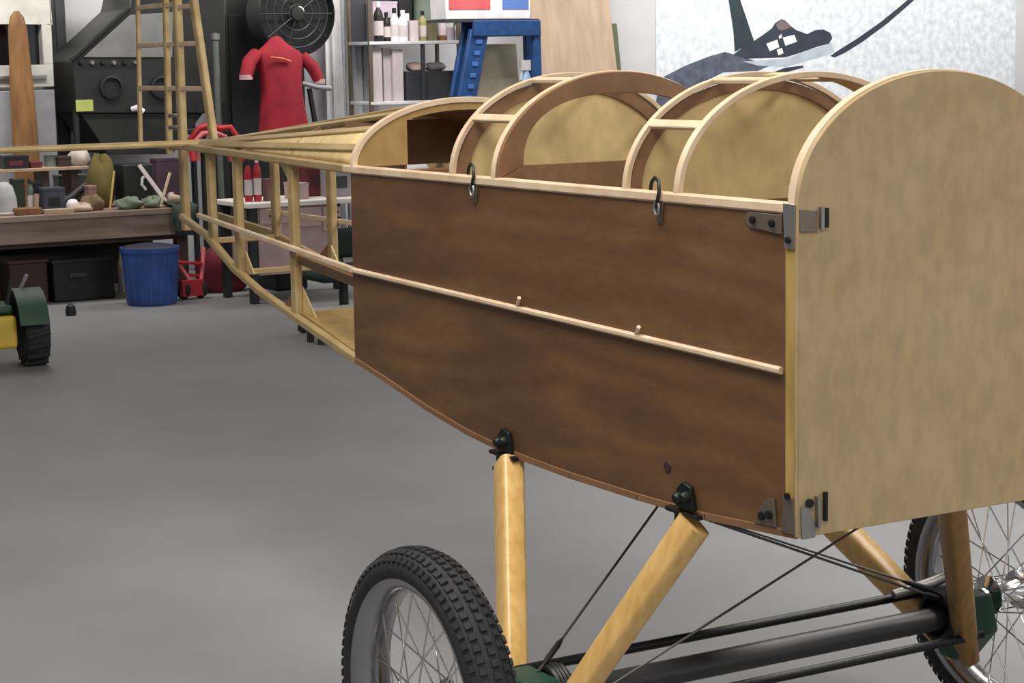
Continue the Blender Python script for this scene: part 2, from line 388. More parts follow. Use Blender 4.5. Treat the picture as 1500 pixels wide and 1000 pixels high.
# small metal fittings
def plate(pts, t, m, name='fitting', parent=None):
    return P(MB().prism(pts, t), name, m, parent, bevel=.0006)
for sx in (-1,):
    X = -HW-.001
    f = plate([(X, .035, ZT-.018), (X, .035, ZT-.052), (X, .13, ZT-.045), (X, .145, ZT-.030), (X, .13, ZT-.018)], (-.004, 0, 0), BRACKET)
    for y, z in ((.06, ZT-.034), (.115, ZT-.031)): P(MB().lathe([(.007, 0), (.007, .005), (.004, .007), (.0, .007)], (X-.004, y, z), (-1, 0, 0), 10), 'bolt', BLKST, f)
    f = plate([(X-.002, -.004, ZT+.002), (X-.002, .030, ZT+.002), (X-.002, .026, ZT-.075), (X-.002, -.002, ZT-.075)], (-.003, 0, 0), STEEL)
    P(MB().lathe([(.006, 0), (.006, .005), (0, .006)], (X-.005, .013, ZT-.060), (-1, 0, 0), 10), 'bolt', BLKST, f)
    f = plate([(-HW-.004, -.0125, ZT-.006), (-HW+.034, -.0125, ZT-.010), (-HW+.034, -.0125, ZT-.046), (-HW-.004, -.0125, ZT-.044)], (0, -.004, 0), BRACKET)
    P(MB().bar((-HW+.052, -.018, ZT-.006), (-HW+.052, -.018, ZT-.040), .006, .008), 'clip', BLKST, f)
    P(MB().bar((-HW+.043, -.017, ZT-.004), (-HW+.043, -.017, ZT-.042), .008, .008), 'clip', STEEL, f)
    # lower corner
    zb = .712
    f = plate([(X-.002, -.004, zb-.006), (X-.002, .034, zb-.006), (X-.002, .030, zb+.060), (X-.002, .000, zb+.060)], (-.003, 0, 0), BRACKET)
    P(MB().lathe([(.006, 0), (.006, .005), (0, .006)], (X-.005, .014, zb+.062), (-1, 0, 0), 10), 'bolt', BLKST, f)
    f = plate([(X, .05, zb-.002), (X, .115, zb-.006), (X, .085, zb+.042), (X, .058, zb+.050)], (-.004, 0, 0), BRACKET)
    for y, z in ((.068, zb+.018), (.09, zb+.012)): P(MB().lathe([(.008, 0), (.008, .005), (0, .007)], (X-.004, y, z), (-1, 0, 0), 10), 'bolt', BLKST, f)
    f = plate([(-HW+.000, -.0125, zb+.045), (-HW+.014, -.0125, zb+.045), (-HW+.034, -.0125, zb+.004), (-HW+.030, -.0125, zb-.012), (-HW+.002, -.0125, zb-.012)], (0, -.004, 0), STEEL)
    P(MB().bar((-HW+.052, -.018, zb+.068), (-HW+.052, -.018, zb+.016), .007, .008), 'clip', BLKST, f)
    P(MB().bar((-HW+.034, -.018, zb+.062), (-HW+.036, -.018, zb+.006), .010, .006), 'clip', STEEL, f)
    P(MB().lathe([(.008, 0), (.008, .005), (0, .006)], (-HW+.016, -.0165, zb+.052), (0, -1, 0), 10), 'bolt', BLKST, f)
    # cable eyes at the wing spar stations
    for y in (.415, 1.135):
        f = plate([(X, y-.018, ZT-.006), (X, y+.016, ZT-.006), (X, y+.006, ZT-.052), (X, y-.010, ZT-.056)], (-.003, 0, 0), BRACKET)
        c = Vector((-HW-.002, y, ZT))
        P(MB().tube([c+Vector((.004, .034, .006)), c+Vector((.004, .030, .020)), c+Vector((.002, .016, .030)), c+Vector((0, .0, .024)), c+Vector((-.006, -.010, .006)), c+Vector((-.009, -.008, -.012)), c+Vector((-.008, -.004, -.026))], .0036, 8), 'cable_eye', BLKST, f)
        P(MB().tube([c+Vector((-.008, -.004+.008*math.cos(t), -.028+.012*math.sin(t))) for t in [2*PI*i/14 for i in range(14)]], .003, 8, closed=True), 'shackle', STEEL, f)
    for y, z in ((.952, 1.020), (.495, 1.006)):
        P(MB().tube([(-HW-.004, y, z), (-HW-.012, y-.022, z+.020)], .0042, 8), 'peg', LIGHTW)
    # stained knot near the forward lug
    P(MB().lathe([(.012, 0), (.011, .002), (0, .002)], (-HW-.0002, .395, .762), (-1, 0, 0), 12), 'plug', mat('dark_plug', (62, 34, 34), .6))

# undercarriage -------------------------------------------------
def strut(a, b, wa, wb, m, name='strut'):
    a = Vector(a); b = Vector(b); d = (b-a).normalized(); side = d.cross(Vector((1, 0, 0))).normalized(); nx = side.cross(d).normalized()
    mb = MB(); N = 20; L = 8; vs = []; fs = []
    for i in range(L+1):
        t = i/L; wd = wa+(wb-wa)*t
        for k in range(N):
            an = 2*PI*k/N; u = math.cos(an); v = math.sin(an)
            vs.append(a+(b-a)*t+side*(wd*.5*math.copysign(abs(u)**.45, u))+nx*(wd*.40*math.copysign(abs(v)**.45, v)))
    for i in range(L):
        for k in range(N): fs.append((i*N+k, i*N+(k+1) % N, (i+1)*N+(k+1) % N, (i+1)*N+k))
    fs += [tuple(range(N-1, -1, -1)), tuple(L*N+k for k in range(N))]
    mb.add(vs, fs); return P(mb, name, m)
YX = .587
AXN, AXF = -.53, .625
for sx, ax in ((-1, AXN), (1, AXF)):
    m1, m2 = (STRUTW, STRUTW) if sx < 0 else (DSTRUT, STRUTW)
    o = ax
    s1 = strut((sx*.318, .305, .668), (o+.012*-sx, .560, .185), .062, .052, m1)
    s2 = strut((sx*.318, 1.005, .668), (o-.014*-sx, .612, .185), .070, .064, m2)
    for y, zz, sdir in ((.323, .69, 1), (1.008, .69, -1)):       # lugs: bolted plates with knobs
        X = sx*(HW+.003)
        lg = P(MB().prism([(X, y-.030, zz+.004), (X, y+.030, zz+.004), (X, y+.026, zz+.040), (X, y+.006, zz+.056), (X, y-.020, zz+.048)], (sx*.010, 0, 0)), 'lug', LUG, bevel=.002)
        P(MB().bar((X+sx*.006, y-.046, zz-.006), (X+sx*.006, y+.058, zz-.004), .016, .009), 'crossbar', BLKST, lg)
        P(MB().prism([(X, y-.006, zz-.004), (X, y+.030, zz-.004), (X, y+.034, zz-.046), (X, y+.014, zz-.060), (X, y-.004, zz-.046)], (sx*.012, 0, 0)), 'tang', BLKST, lg, bevel=.002)
        for dy, dz, r in ((-.012, .030, .011), (.012, .024, .012), (.018, -.034, .009)):
            P(MB().lathe([(r, 0), (r, .010), (r*.6, .016), (0, .017)], (X+sx*.010, y+dy, zz+dz), (sx, 0, 0), 8), 'bolt', LUG, lg)
        P(MB().lathe([(.006, 0), (.006, .006), (0, .008)], (X+sx*.012, y+.012, zz-.044), (sx, 0, 0), 8), 'rivet', STEEL, lg)
    # green shoe at the foot of the vee, with its bungee lashing
    sh = P(MB().prism([(o-sx*.045, YX-.085, .255), (o-sx*.045, YX-.02, .180), (o-sx*.045, YX+.03, .180), (o-sx*.045, YX+.085, .255), (o-sx*.045, YX+.060, .335), (o-sx*.045, YX-.060, .335)], (sx*.075, 0, 0)), 'axle_shoe', GREENP, bevel=.008)
    for k in range(4):
        c = Vector((o-sx*(.055+.008*k), YX, .285))
        P(MB().tube([c+Vector((0, .050*math.cos(t), .052*math.sin(t))) for t in [2*PI*i/20 for i in range(20)]], .009, 8, closed=True), 'bungee_loop', BLKST, sh)
    if sx > 0: P(MB().tube([(o-sx*.16, YX+.055, .335), (o-sx*.06, YX+.040, .350), (o+sx*.03, YX+.03, .375)], [.010, .014, .010], 10), 'clamp', STEEL, sh)
    P(MB().tube([(o-sx*.02, YX, .31), (sx*.80, YX, .31)], .014, 14), 'axle_stub', CHROME)
P(MB().tube([(AXN, YX, .280), (AXF, YX, .280)], .027, 18), 'axle', mat('axle_grey', (62, 62, 63), .45, metal=.3))
P(MB().tube([(AXN-.0, YX+.080, .318), (AXF-.02, YX+.080, .318)], .0105, 12), 'spreader_bar', BLKST)
P(MB().tube([(AXN-.0, YX-.080, .252), (AXF-.02, YX-.080, .252)], .0100, 12), 'spreader_bar', BLKST)
for a, b in (((AXN+.03, YX, .335), (.29, 1.06, .690)), ((AXN+.01, YX, .205), (.318, .323, .684)), ((AXF-.04, YX, .31), (-.318, .323, .684)), ((AXF-.04, YX, .325), (-.318, 1.008, .690))):
    a = Vector(a); b = Vector(b); t = (b-a)*.06
    wr = P(MB().tube([a, b], .0028, 8), 'brace_wire', WIRE)
    P(MB().tube([a+t*.4, a+t*.7, a+t*1.6, a+t*1.9], [.003, .0065, .0065, .003], 8), 'turnbuckle', BLKST, wr)

# wheels: rim with tyre, hub and laced spokes
TR, TRR, WR = .049, .036, .31          # tyre: half width, half height of the section, outer radius
def torus_prof(mb, prof, n=72):
    vs = []; fs = []; m = len(prof)
    for i in range(n):
        a = 2*PI*i/n
        for (r, x) in prof: vs.append((x, r*math.cos(a), r*math.sin(a)))
    for i in range(n):
        for k in range(m): fs.append((i*m+k, i*m+(k+1) % m, ((i+1) % n)*m+(k+1) % m, ((i+1) % n)*m+k))
    return mb.add(vs, fs)
wh = torus_prof(MB(), [(.240, -.0345), (.250, -.0375), (.256, -.0385), (.257, -.0415), (.254, -.0435), (.246, -.0425), (.236, -.036), (.228, -.022), (.222, -.010), (.222, .010), (.228, .022), (.236, .036), (.246, .0425), (.254, .0435), (.257, .0415), (.256, .0385), (.250, .0375), (.240, .0345), (.232, .012), (.232, -.012)]).build('wheel', mat('rim_chrome', (150, 150, 152), .22, metal=1.0, var=.05), plane, origin=(0, 0, 0))
wh.location = Vector((-.748, YX, .31))-wpos(plane)
tp_ = []
for i in range(28):
    a = 2*PI*i/28; tp_.append((WR-TRR-.004+TRR*math.cos(a), TR*math.sin(a)))
tm = torus_prof(MB(), tp_, 96)
for i in range(84):                                   # tread blocks
    for row, (an, wd) in enumerate(((-.95, .016), (-.52, .018), (-.02, .018), (.46, .018), (.92, .016))):
        a = 2*PI*(i+.5*(row % 2))/84
        r = WR-TRR-.004+TRR*math.cos(an); x = TR*math.sin(an)
        nr = Vector((math.sin(an), math.cos(an)*math.cos(a), math.cos(an)*math.sin(a)))
        c = Vector((x, r*math.cos(a), r*math.sin(a)))+nr*.001
        tg = Vector((0, -math.sin(a), math.cos(a))); sd_ = nr.cross(tg)
        q = [c+tg*u*.0075+sd_*v*wd*.42 for u, v in ((-1, -1), (1, -1), (1, 1), (-1, 1))]; p2 = [c+tg*u*.0062+sd_*v*wd*.36+nr*.004 for u, v in ((-1, -1), (1, -1), (1, 1), (-1, 1))]
        tm.add(q+p2, [(4, 5, 6, 7), (0, 1, 5, 4), (1, 2, 6, 5), (2, 3, 7, 6), (3, 0, 4, 7)])
t_ = tm.build('tire', RUBBER, wh, origin=(0, 0, 0)); t_.location = (0, 0, 0)
hb = MB().lathe([(.012, -.075), (.020, -.072), (.022, -.058), (.030, -.055), (.046, -.050), (.046, -.044), (.030, -.040), (.024, -.02), (.024, .02), (.030, .040), (.046, .044), (.046, .050), (.030, .055), (.022, .058), (.020, .072), (.012, .075)], wpos(wh), (1, 0, 0), 24).build('hub', CHROME, wh, origin=wpos(wh)); hb.location = (0, 0, 0)
wc = wpos(wh); s0 = None; ns = 36
for i in range(ns):
    side = 1 if i % 2 else -1; a = 2*PI*i/ns; off = (.95 if (i//2) % 2 else -.95)
    h = Vector((side*.047, .042*math.cos(a+off), .042*math.sin(a+off))); r = Vector((side*.006, .229*math.cos(a), .229*math.sin(a)))
    sp = MB().tube([wc+h, wc+r*.93+h*.07, wc+r], [.0017, .0017, .0030], 6).build('spoke', CHROME, wh, origin=wc); sp.location = (0, 0, 0)
dup(wh, plane, Vector((.748, YX, .31))-wpos(plane))

# ------------------------------------------------------------------ things along the back of the workshop
def ext(px0, py0, px1, py1, y):
    "x0, x1, z0, z1 in the plane y of a box given by its outline in the photo"
    yc_ = (py0+py1)/2; xc_ = (px0+px1)/2
    return at(px0, yc_, y).x, at(px1, yc_, y).x, at(xc_, py1, y).z, at(xc_, py0, y).z
def single(mb, name, m, label, cat, group=None, **k):
    return tag(mb.build(name, m, base=True, **k), label, cat, group)
CREAM = mat('cream_enamel', (190, 187, 180), .45)
GREYPAN = mat('grey_panel', (150, 150, 156), .5)
DGREY = mat('dark_grey_enamel', (58, 60, 64), .5)
BLACKP = mat('black_plastic', (28, 29, 31), .5)
BLACKM = mat('black_enamel', (36, 38, 38), .4)
ORANGEW = mat('orange_wood', (140, 102, 62), .45, col2=(108, 74, 42), scale=10, stretch=(2, 2, .4))
REDF = mat('red_cloth', (160, 32, 48), .8, col2=(128, 22, 38), scale=6, bump=.3)
REDP = mat('red_enamel', (170, 36, 44), .4)
PINKP = mat('faded_red', (196, 96, 100), .45)
BLUEP = mat('blue_plastic', (54, 88, 158), .45, col2=(44, 70, 132), scale=9)
BLUEM = mat('blue_enamel', (34, 78, 134), .45, col2=(26, 60, 108), scale=20)
WHITE = mat('white_plastic', (222, 220, 222), .45)
PALEB = mat('pale_board', (206, 196, 196), .6, col2=(190, 178, 178), scale=5, stretch=(3, 3, .5))
BENCHW = mat('old_bench_wood', (156, 138, 124), .65, col2=(118, 98, 86), scale=5, stretch=(.35, 2, 3))
DKWOOD = mat('dark_wood', (84, 62, 52), .6, col2=(62, 44, 38), scale=6, stretch=(.5, 2, 2))
OLIVE = mat('olive_cloth', (104, 92, 48), .9, scale=12, bump=.3)
GREENC = mat('green_cloth', (112, 122, 106), .9, scale=14, bump=.4)
TANP = mat('tan_paper', (182, 164, 148), .9, scale=9, bump=.4)
SLATE = mat('slate_plastic', (64, 66, 84), .5)
YELLOW = mat('yellow_paint', (212, 178, 70), .5)
TGREEN = mat('tractor_green', (46, 76, 56), .5)
TAN = mat('beige_board', (176, 164, 142), .7)
LEAN = mat('leaning_plywood', (184, 160, 136), .6, col2=(168, 144, 121), scale=5, stretch=(3, 3, .35))
MOSS = mat('moss_edge', (92, 98, 72), .7)
MAROON = mat('maroon_card', (96, 40, 44), .6)
MAUVE = mat('mauve_card', (172, 148, 146), .7)
GLASSD = mat('dark_glass', (22, 18, 24), .12, spec=.6)

# --- enamelled cabinet with a dark window, far left
Y = 11.15
x0, x1, _, _ = ext(-40, 0, 79, 215, Y); z = lambda py, px=40, y=Y: at(px, py, y).z
c = thing('oven_cabinet', 'cream metal cabinet with a dark window, behind the left end of the workbench', 'cabinet', ((x0+x1)/2, Y+.25, 0))
MB().box((x0, Y, .06), (x1, Y+.5, z(132))).build('lower_panel', GREYPAN, c, bevel=.008)
fr = MB(); zt_, zb_ = z(35), z(95); xw = at(62, 60, Y).x
fr.box((x0, Y, z(128)), (x1, Y+.5, zb_)).box((x0, Y, zt_), (x1, Y+.5, 2.15)).box((xw, Y, zb_), (x1, Y+.5, zt_)).box((x0, Y+.1, zb_), (xw, Y+.5, zt_))
fr.build('upper_body', CREAM, c, bevel=.006)
MB().box((x0+.02, Y+.085, zb_), (xw, Y+.098, zt_)).build('window_pane', GLASSD, c)
MB().box((x0+.05, Y-.03, z(116)), (x1-.06, Y-.012, z(110))).box((x0+.08, Y-.015, z(115)), (x0+.10, Y+.002, z(111))).box((x1-.10, Y-.015, z(115)), (x1-.08, Y+.002, z(111))).build('pull_bar', STEEL, c, bevel=.003)
MB().box((x0+.03, Y+.04, 0), (x1-.03, Y+.46, .06)).build('plinth', BLACKP, c)
# --- wooden propeller blade standing in front of it
Yp = 11.0; xb0 = at(22, 205, Yp).x; xb1 = at(60, 205, Yp).x; xm = (xb0+xb1)/2; zt_ = at(30, 16, Yp).z
mb = MB(); prof = []
rows = [(0.0, .040), (.25, .072), (.6, .094), (1.0, .095), (1.4, .086), (zt_-.35, .076), (zt_-.12, .066), (zt_-.04, .048), (zt_, .016)]
vs = []; fs = []; N = 12
for zz, hw in rows:
    tw = .25*(1-zz/zt_)
    xo = xm-.035*(zz/zt_)
    for k in range(N):
        a = 2*PI*k/N; u = math.cos(a)*hw; v = math.sin(a)*(.022+.01*(1-zz/zt_))
        vs.append((xo+u*math.cos(tw)-v*math.sin(tw), Yp+u*math.sin(tw)+v*math.cos(tw), zz))
for i in range(len(rows)-1):
    for k in range(N): fs.append((i*N+k, i*N+(k+1) % N, (i+1)*N+(k+1) % N, (i+1)*N+k))
fs += [tuple(range(N-1, -1, -1)), tuple((len(rows)-1)*N+k for k in range(N))]
single(MB().add(vs, fs), 'propeller_blade', ORANGEW, 'orange-brown wooden blade with a rounded tip standing before the cream cabinet', 'propeller', angle=60)
# --- dark locker strip between the cabinet and the wall
x0, x1, _, _ = ext(81, 0, 100, 215, 11.66)
lk = thing('locker', 'narrow dark grey upright locker right beside the cream cabinet', 'locker', ((x0+x1)/2, 11.78, 0))
MB().box((x0, 11.66, 0), (x1, 11.92, 2.2)).build('body', DGREY, lk, bevel=.006)
MB().box((x0+.02, 11.645, .1), (x1-.02, 11.66, 1.5)).box((x0+.02, 11.645, 1.54), (x1-.02, 11.66, 2.12)).build('door', DGREY, lk, bevel=.003)
MB().bar((x1-.03, 11.636, 1.2), (x1-.03, 11.636, 1.32), .012, .012).build('handle', STEEL, lk)

# --- sand blasting cabinet: sloped window above, hopper below, on legs
Yb = 11.0; dep = .6
def pp(px, py, y=Yb): v = at(px, py, y); return Vector((v.x, y, v.z))
b = thing('blasting_cabinet', 'big black blasting cabinet with a sloped top and hopper, behind the rudder frame', 'cabinet', (pp(200, 200).x, Yb+.3, 0))
body = [pp(106, 90), pp(188, 14), pp(196, -22), pp(330, -22), pp(330, 150), pp(300, 166), pp(112, 166)]
MB().prism(body, (0, dep, 0)).build('body', BLACKM, b, bevel=.008)
hop = MB(); hp = [pp(120, 166), pp(300, 166), pp(255, 226), pp(160, 226)]
hop.prism([q+Vector((0, .03, 0)) for q in hp], (0, dep-.1, 0)).build('hopper', BLACKM, b, bevel=.005)
for q in (pp(113, 160), pp(322, 150)):
    for dy in (.04, dep-.04): MB().bar((q.x, Yb+dy, 0), (q.x, Yb+dy, q.z), .04, .04, up=(0, 1, 0)).build('leg', BLACKM, b)
MB().prism([q+Vector((0, -.012, 0)) for q in (pp(122, 84), pp(190, 22), pp(252, 18), pp(252, 84))], (0, .014, 0)).build('side_window', mat('dusty_window', (112, 113, 112), .35), b, bevel=.003)
MB().bar(pp(106, 90)+Vector((-.01, -.01, .012)), pp(190, 14)+Vector((-.01, -.01, .012)), .03, .03).build('lid_edge', BLACKP, b)
for i, px in enumerate((118, 134, 150, 166, 182, 198)):
    q = pp(px, 92); MB().lathe([(.018, 0), (.018, .02), (.012, .028), (0, .028)], (q.x, Yb, q.z), (0, -1, 0), 12).build('clasp', STEEL if i % 2 else BLACKP, b)
x0, x1, z0, z1 = ext(111, 146, 136, 163, Yb)
MB().box((x0, Yb-.006, z0), (x1, Yb+.002, z1)).build('label_plate', mat('lime_label', (172, 178, 96), .5), b)
for px in (162, 236):
    q = pp(px, 128); MB().lathe([(.085, 0), (.085, .03), (.068, .034), (.062, .012), (0, .012)], (q.x, Yb, q.z), (0, -1, 0), 24).build('arm_port', BLACKP, b)
q = pp(192, 160); MB().tube([q+Vector((0, -.02, 0)), q+Vector((.03, -.05, .01)), q+Vector((.07, -.06, -.02))], [.02, .026, .02], 10).build('lamp_head', WHITE, b)
# --- light metal frame corner and pipe to the right of it
q0 = at(318, 60, 10.82); q1 = at(320, 172, 10.82)
pf = thing('pipe_stand', 'upright grey pipe on a round foot behind the fin leading edge', 'stand', (q1.x, 10.82, 0))
MB().tube([(q1.x, 10.82, .02), (q1.x, 10.82, q0.z)], .022, 12).build('pipe', mat('dull_pipe', (92, 98, 94), .5), pf)
MB().lathe([(.09, 0), (.09, .015), (.03, .03), (.022, .05)], (q1.x, 10.82, 0), n=24).build('foot', BLACKM, pf)
MB().lathe([(.022, 0), (.032, .01), (.032, .05), (.0, .06)], (q1.x, 10.82, q0.z), n=12).build('cap', STEEL, pf)
# --- black cupboard / machine block behind the red coat
x0, x1, z0, z1 = ext(332, -20, 470, 190, 11.65)
mc = thing('machine_cabinet', 'tall black machine cabinet behind the red coat with a white square label', 'cabinet', ((x0+x1)/2, 11.65, 0))
MB().box((x0, 11.65, .05), (x1-.14, 11.96, 2.15)).build('body', BLACKM, mc, bevel=.01)
MB().box((x0+.02, 11.632, .1), ((x0+x1)/2-.08, 11.65, 1.9)).build('door', BLACKP, mc, bevel=.004)
MB().box((x0+.03, 11.67, 0), (x1-.17, 11.94, .05)).build('plinth', BLACKP, mc)
a0, a1, b0, b1 = ext(368, 18, 388, 36, 11.63)
MB().box((a0, 11.624, b0), (a1, 11.634, b1)).build('label_plate', WHITE, mc)
# --- round black drum fan up on the wall behind the coat
q = at(433, 20, 11.2); r = at(489, 20, 11.2).x-q.x
d = thing('drum_fan', 'round black drum fan on a pole above the red coat', 'fan', (q.x, 11.3, 0))
MB().lathe([(r*.86, -.12), (r, -.10), (r, .12), (r*.96, .13), (r*.96, .10), (r*.9, .06)], (q.x, 11.3, q.z), (0, -1, 0), 40).build('drum', BLACKP, d)
g = MB()
for k in range(1, 5): g.tube([Vector((q.x+r*.2*k*math.cos(t), 11.18, q.z+r*.2*k*math.sin(t))) for t in [2*PI*i/32 for i in range(32)]], .006, 6, closed=True)
for k in range(10): a = 2*PI*k/10; g.tube([(q.x, 11.178, q.z), (q.x+r*.93*math.cos(a), 11.178, q.z+r*.93*math.sin(a))], .005, 6)
g.build('grille', BLACKM, d)
MB().lathe([(.05, 0), (.05, .02), (0, .025)], (q.x, 11.175, q.z), (0, -1, 0), 16).build('badge', BLACKM, d)
for k in range(4):
    a = 2*PI*k/4+.4
    e1 = Vector((math.cos(a), 0, math.sin(a))); e2 = Vector((-math.sin(a), 0, math.cos(a)))
    cc = Vector((q.x, 11.30, q.z)); MB().prism([cc+e1*.04-e2*.02, cc+e1*r*.88-e2*.10+Vector((0, .03, 0)), cc+e1*r*.88+e2*.06-Vector((0, .03, 0)), cc+e1*.04+e2*.02], (0, .006, 0)).build('blade', DGREY, d)
MB().tube([(q.x, 11.32, .03), (q.x, 11.32, q.z-r*.9)], .025, 12).build('pole', BLACKM, d)
MB().lathe([(.2, 0), (.2, .02), (.03, .05)], (q.x, 11.32, 0), n=24).build('base', BLACKM, d)
e = at(440, 16, 11.16); MB().lathe([(.035, 0), (.03, .012), (0, .016)], (e.x, 11.17, e.z), (0, -1, 0), 12).build('drum_highlight', WHITE, d)  # white disc paints a highlight on the drum front
# --- red shop coat hanging on a stand in front of it
Yr = 10.70
def rp(px, py): v = at(px, py, Yr); return (v.x, v.z)
rows = [(52, 398, 410, .035), (62, 392, 416, .05), (72, 380, 432, .07), (80, 371, 446, .085), (96, 378, 444, .10), (120, 382, 440, .11), (150, 384, 444, .115), (185, 382, 452, .12), (235, 374, 462, .13)]
vs = []; fs = []; N = 20
for i, (py, a, b_, th) in enumerate(rows):
    xa, zz = rp(a, py); xb, _ = rp(b_, py)
    for k in range(N):
        t = 2*PI*k/N; fold = 1+(.10*math.sin(7*t)*(i/len(rows)))
        vs.append(((xa+xb)/2+(xb-xa)/2*math.cos(t)*fold, Yr+th*math.sin(t)*fold, zz))
for i in range(len(rows)-1):
    for k in range(N): fs.append((i*N+k, i*N+(k+1) % N, (i+1)*N+(k+1) % N, (i+1)*N+k))
fs += [tuple(range(N)), tuple((len(rows)-1)*N+k for k in range(N-1, -1, -1))]
xc_ = rp(405, 100)[0]
ct = thing('shop_coat', 'red shop coat with short sleeves hanging on a stand before the black cabinet', 'coat', (xc_, Yr, 0))
MB().add(vs, fs).build('coat_body', REDF, ct, subsurf=1, angle=80)
for pts, rr in ((((376, 78), (364, 90), (357, 112)), (.055, .06, .055)), (((442, 82), (456, 98), (464, 118)), (.055, .06, .05))):
    P3 = [Vector((rp(*p_)[0], Yr-.02*i, rp(*p_)[1])) for i, p_ in enumerate(pts)]
    MB().tube(P3, list(rr), 12, sq=.8).build('sleeve', REDF, ct)
    e = P3[-1]; MB().tube([e+Vector((0, 0, .012)), e-Vector((0, 0, .022))], [rr[-1]*1.03, rr[-1]*1.03], 12, sq=.8).build('cuff', mat('pale_cuff', (186, 150, 150), .8), ct)
xa, zz = rp(404, 86); MB().tube([(rp(388, 86)[0], Yr-.105, rp(388, 84)[1]), (xa, Yr-.115, zz), (rp(416, 90)[0], Yr-.115, rp(416, 90)[1])], .012, 8, sq=.6).build('highlight_streak', mat('orange_highlight', (206, 110, 84), .8), ct)  # orange streak paints a highlight across the coat
MB().tube([(xc_, Yr, .02), (xc_, Yr, rp(405, 48)[1])], .015, 10).build('stand_pole', BLACKM, ct)
MB().lathe([(.13, 0), (.13, .015), (.02, .04)], (xc_, Yr, 0), n=20).build('stand_foot', BLACKM, ct)
# hand grip and black rod beside the coat
a_ = at(441, 122, 10.9); b_ = at(482, 129, 10.9); c_ = at(470, 190, 10.9)
ht = thing('hose_reel_handle', 'grey crank handle on a slanted black post right of the red coat', 'crank', (c_.x+.1, 10.9, 0))
MB().bar((c_.x+.12, 10.9, .02), (b_.x-.16, 10.9, b_.z), .035, .03, up=(0, 1, 0)).build('post', BLACKM, ht)
MB().tube([(a_.x, 10.88, a_.z), ((a_.x+b_.x)/2, 10.87, (a_.z+b_.z)/2-.01), (b_.x, 10.88, b_.z)], [.016, .018, .022], 10).build('grip', GREYPAN, ht)
MB().box((c_.x-.08, 10.75, 0), (c_.x+.32, 11.05, .03)).build('foot', BLACKM, ht, bevel=.004)
# --- red hose loops behind the fin
hs = [at(px, py, 10.48) for px, py in ((283, 236), (280, 205), (290, 188), (306, 182), (322, 188), (336, 186), (350, 206), (356, 236))]
rk = thing('hose_hanger', 'red air hose looped over a low stand behind the fin', 'hose', (hs[3].x, 10.48, 0))
MB().tube([Vector((v.x, 10.48+.03*math.sin(i*2), v.z)) for i, v in enumerate(hs)], .022, 10).build('hose', REDP, rk)
hs2 = [at(px, py, 10.52) for px, py in ((292, 236), (290, 206), (300, 196), (316, 194), (332, 200), (342, 236))]
MB().tube([Vector((v.x, 10.56, v.z)) for v in hs2], .02, 10).build('hose', PINKP, rk)
MB().bar((hs[3].x, 10.60, 0), (hs[3].x, 10.60, hs[3].z-.03), .04, .04, up=(0, 1, 0)).bar((hs[1].x, 10.60, hs[3].z-.05), (hs[6].x, 10.60, hs[3].z-.05), .03, .04).build('stand', BLACKM, rk)
MB().lathe([(.10, 0), (.10, .02), (.04, .04)], (hs[3].x, 10.60, 0), n=20).build('stand_foot', BLACKM, rk)

# --- hanging pale sheet (curtain) between the coat and the shelves
Yc = 11.75; xa = at(478, 90, Yc).x; xb = at(548, 90, Yc).x; vs = []; fs = []; nx = 40
for i in range(nx+1):
    x = xa+(xb-xa)*i/nx; dy = .035*math.sin(i*1.1)+.02*math.sin(i*.43+1)
    vs += [(x, Yc+dy*.6, 2.4), (x+.02*math.sin(i*.7), Yc+dy, 1.2), (x+.02*math.sin(i*.9), Yc+dy*1.3, .02)]
for i in range(nx):
    for k in range(2): fs.append((i*3+k, i*3+k+1, (i+1)*3+k+1, (i+1)*3+k))
o = single(MB().add(vs, fs), 'curtain', mat('pale_sheet', (212, 212, 215), .7), 'pale grey hanging plastic sheet left of the steel shelves', 'curtain', angle=80)
sd = o.modifiers.new('thick', 'SOLIDIFY'); sd.thickness = .004
# --- steel shelving with clutter
Ys = 11.2; xa = at(541, 58, Ys).x; xb = at(676, 62, Ys).x; zs = at(608, 60, Ys).z
sh = thing('shelf_unit', 'pale steel shelving loaded with bottles left of the blue rack', 'shelf', ((xa+xb)/2, Ys+.2, 0))
for x in (xa+.015, xb-.015):
    for dy in (.02, .38): MB().bar((x, Ys+dy, 0), (x, Ys+dy, 2.3), .03, .03, up=(0, 1, 0)).build('upright', BRACKET, sh)
zl = [.25, .72, at(630, 143, Ys).z-.02, zs]
for zz in zl: MB().box((xa, Ys, zz-.025), (xb, Ys+.4, zz)).build('shelf_board', WHITE, sh, bevel=.004)
MB().box((xa+.03, Ys+.395, zs), (xb-.03, Ys+.405, 2.28)).build('back_panel', DGREY, sh)
MB().bar((at(622, 80, Ys).x, Ys+.03, zl[2]+.01), (at(622, 80, Ys).x, Ys+.03, zs-.02), .03, .03, up=(0, 1, 0)).build('mid_post', DGREY, sh)
def bottle(px0, px1, py, zb, y, mbody, mcap, label, cat='bottle', name='bottle', group='containers on the top steel shelf'):
    x0 = at(px0, py, y).x; x1 = at(px1, py, y).x; r = (x1-x0)/2; zt = at(px0, py, y).z; h = zt-zb; c = ((x0+x1)/2, y, zb)
    t = thing(name, label, cat, c, group)
    MB().lathe([(r*.92, 0), (r, h*.04), (r, h*.62), (r*.8, h*.74), (r*.4, h*.82), (r*.38, h*.86)], c, n=16).build('body', mbody, t)
    MB().lathe([(r*.45, h*.85), (r*.47, h*.99), (r*.40, h), (0, h)], c, n=14).build('cap', mcap, t)
    MB().lathe([(r*1.01, h*.15), (r*1.015, h*.16), (r*1.015, h*.5), (r*1.01, h*.51)], c, n=16).build('label_band', PALEB if mbody is not PALEB else DGREY, t)
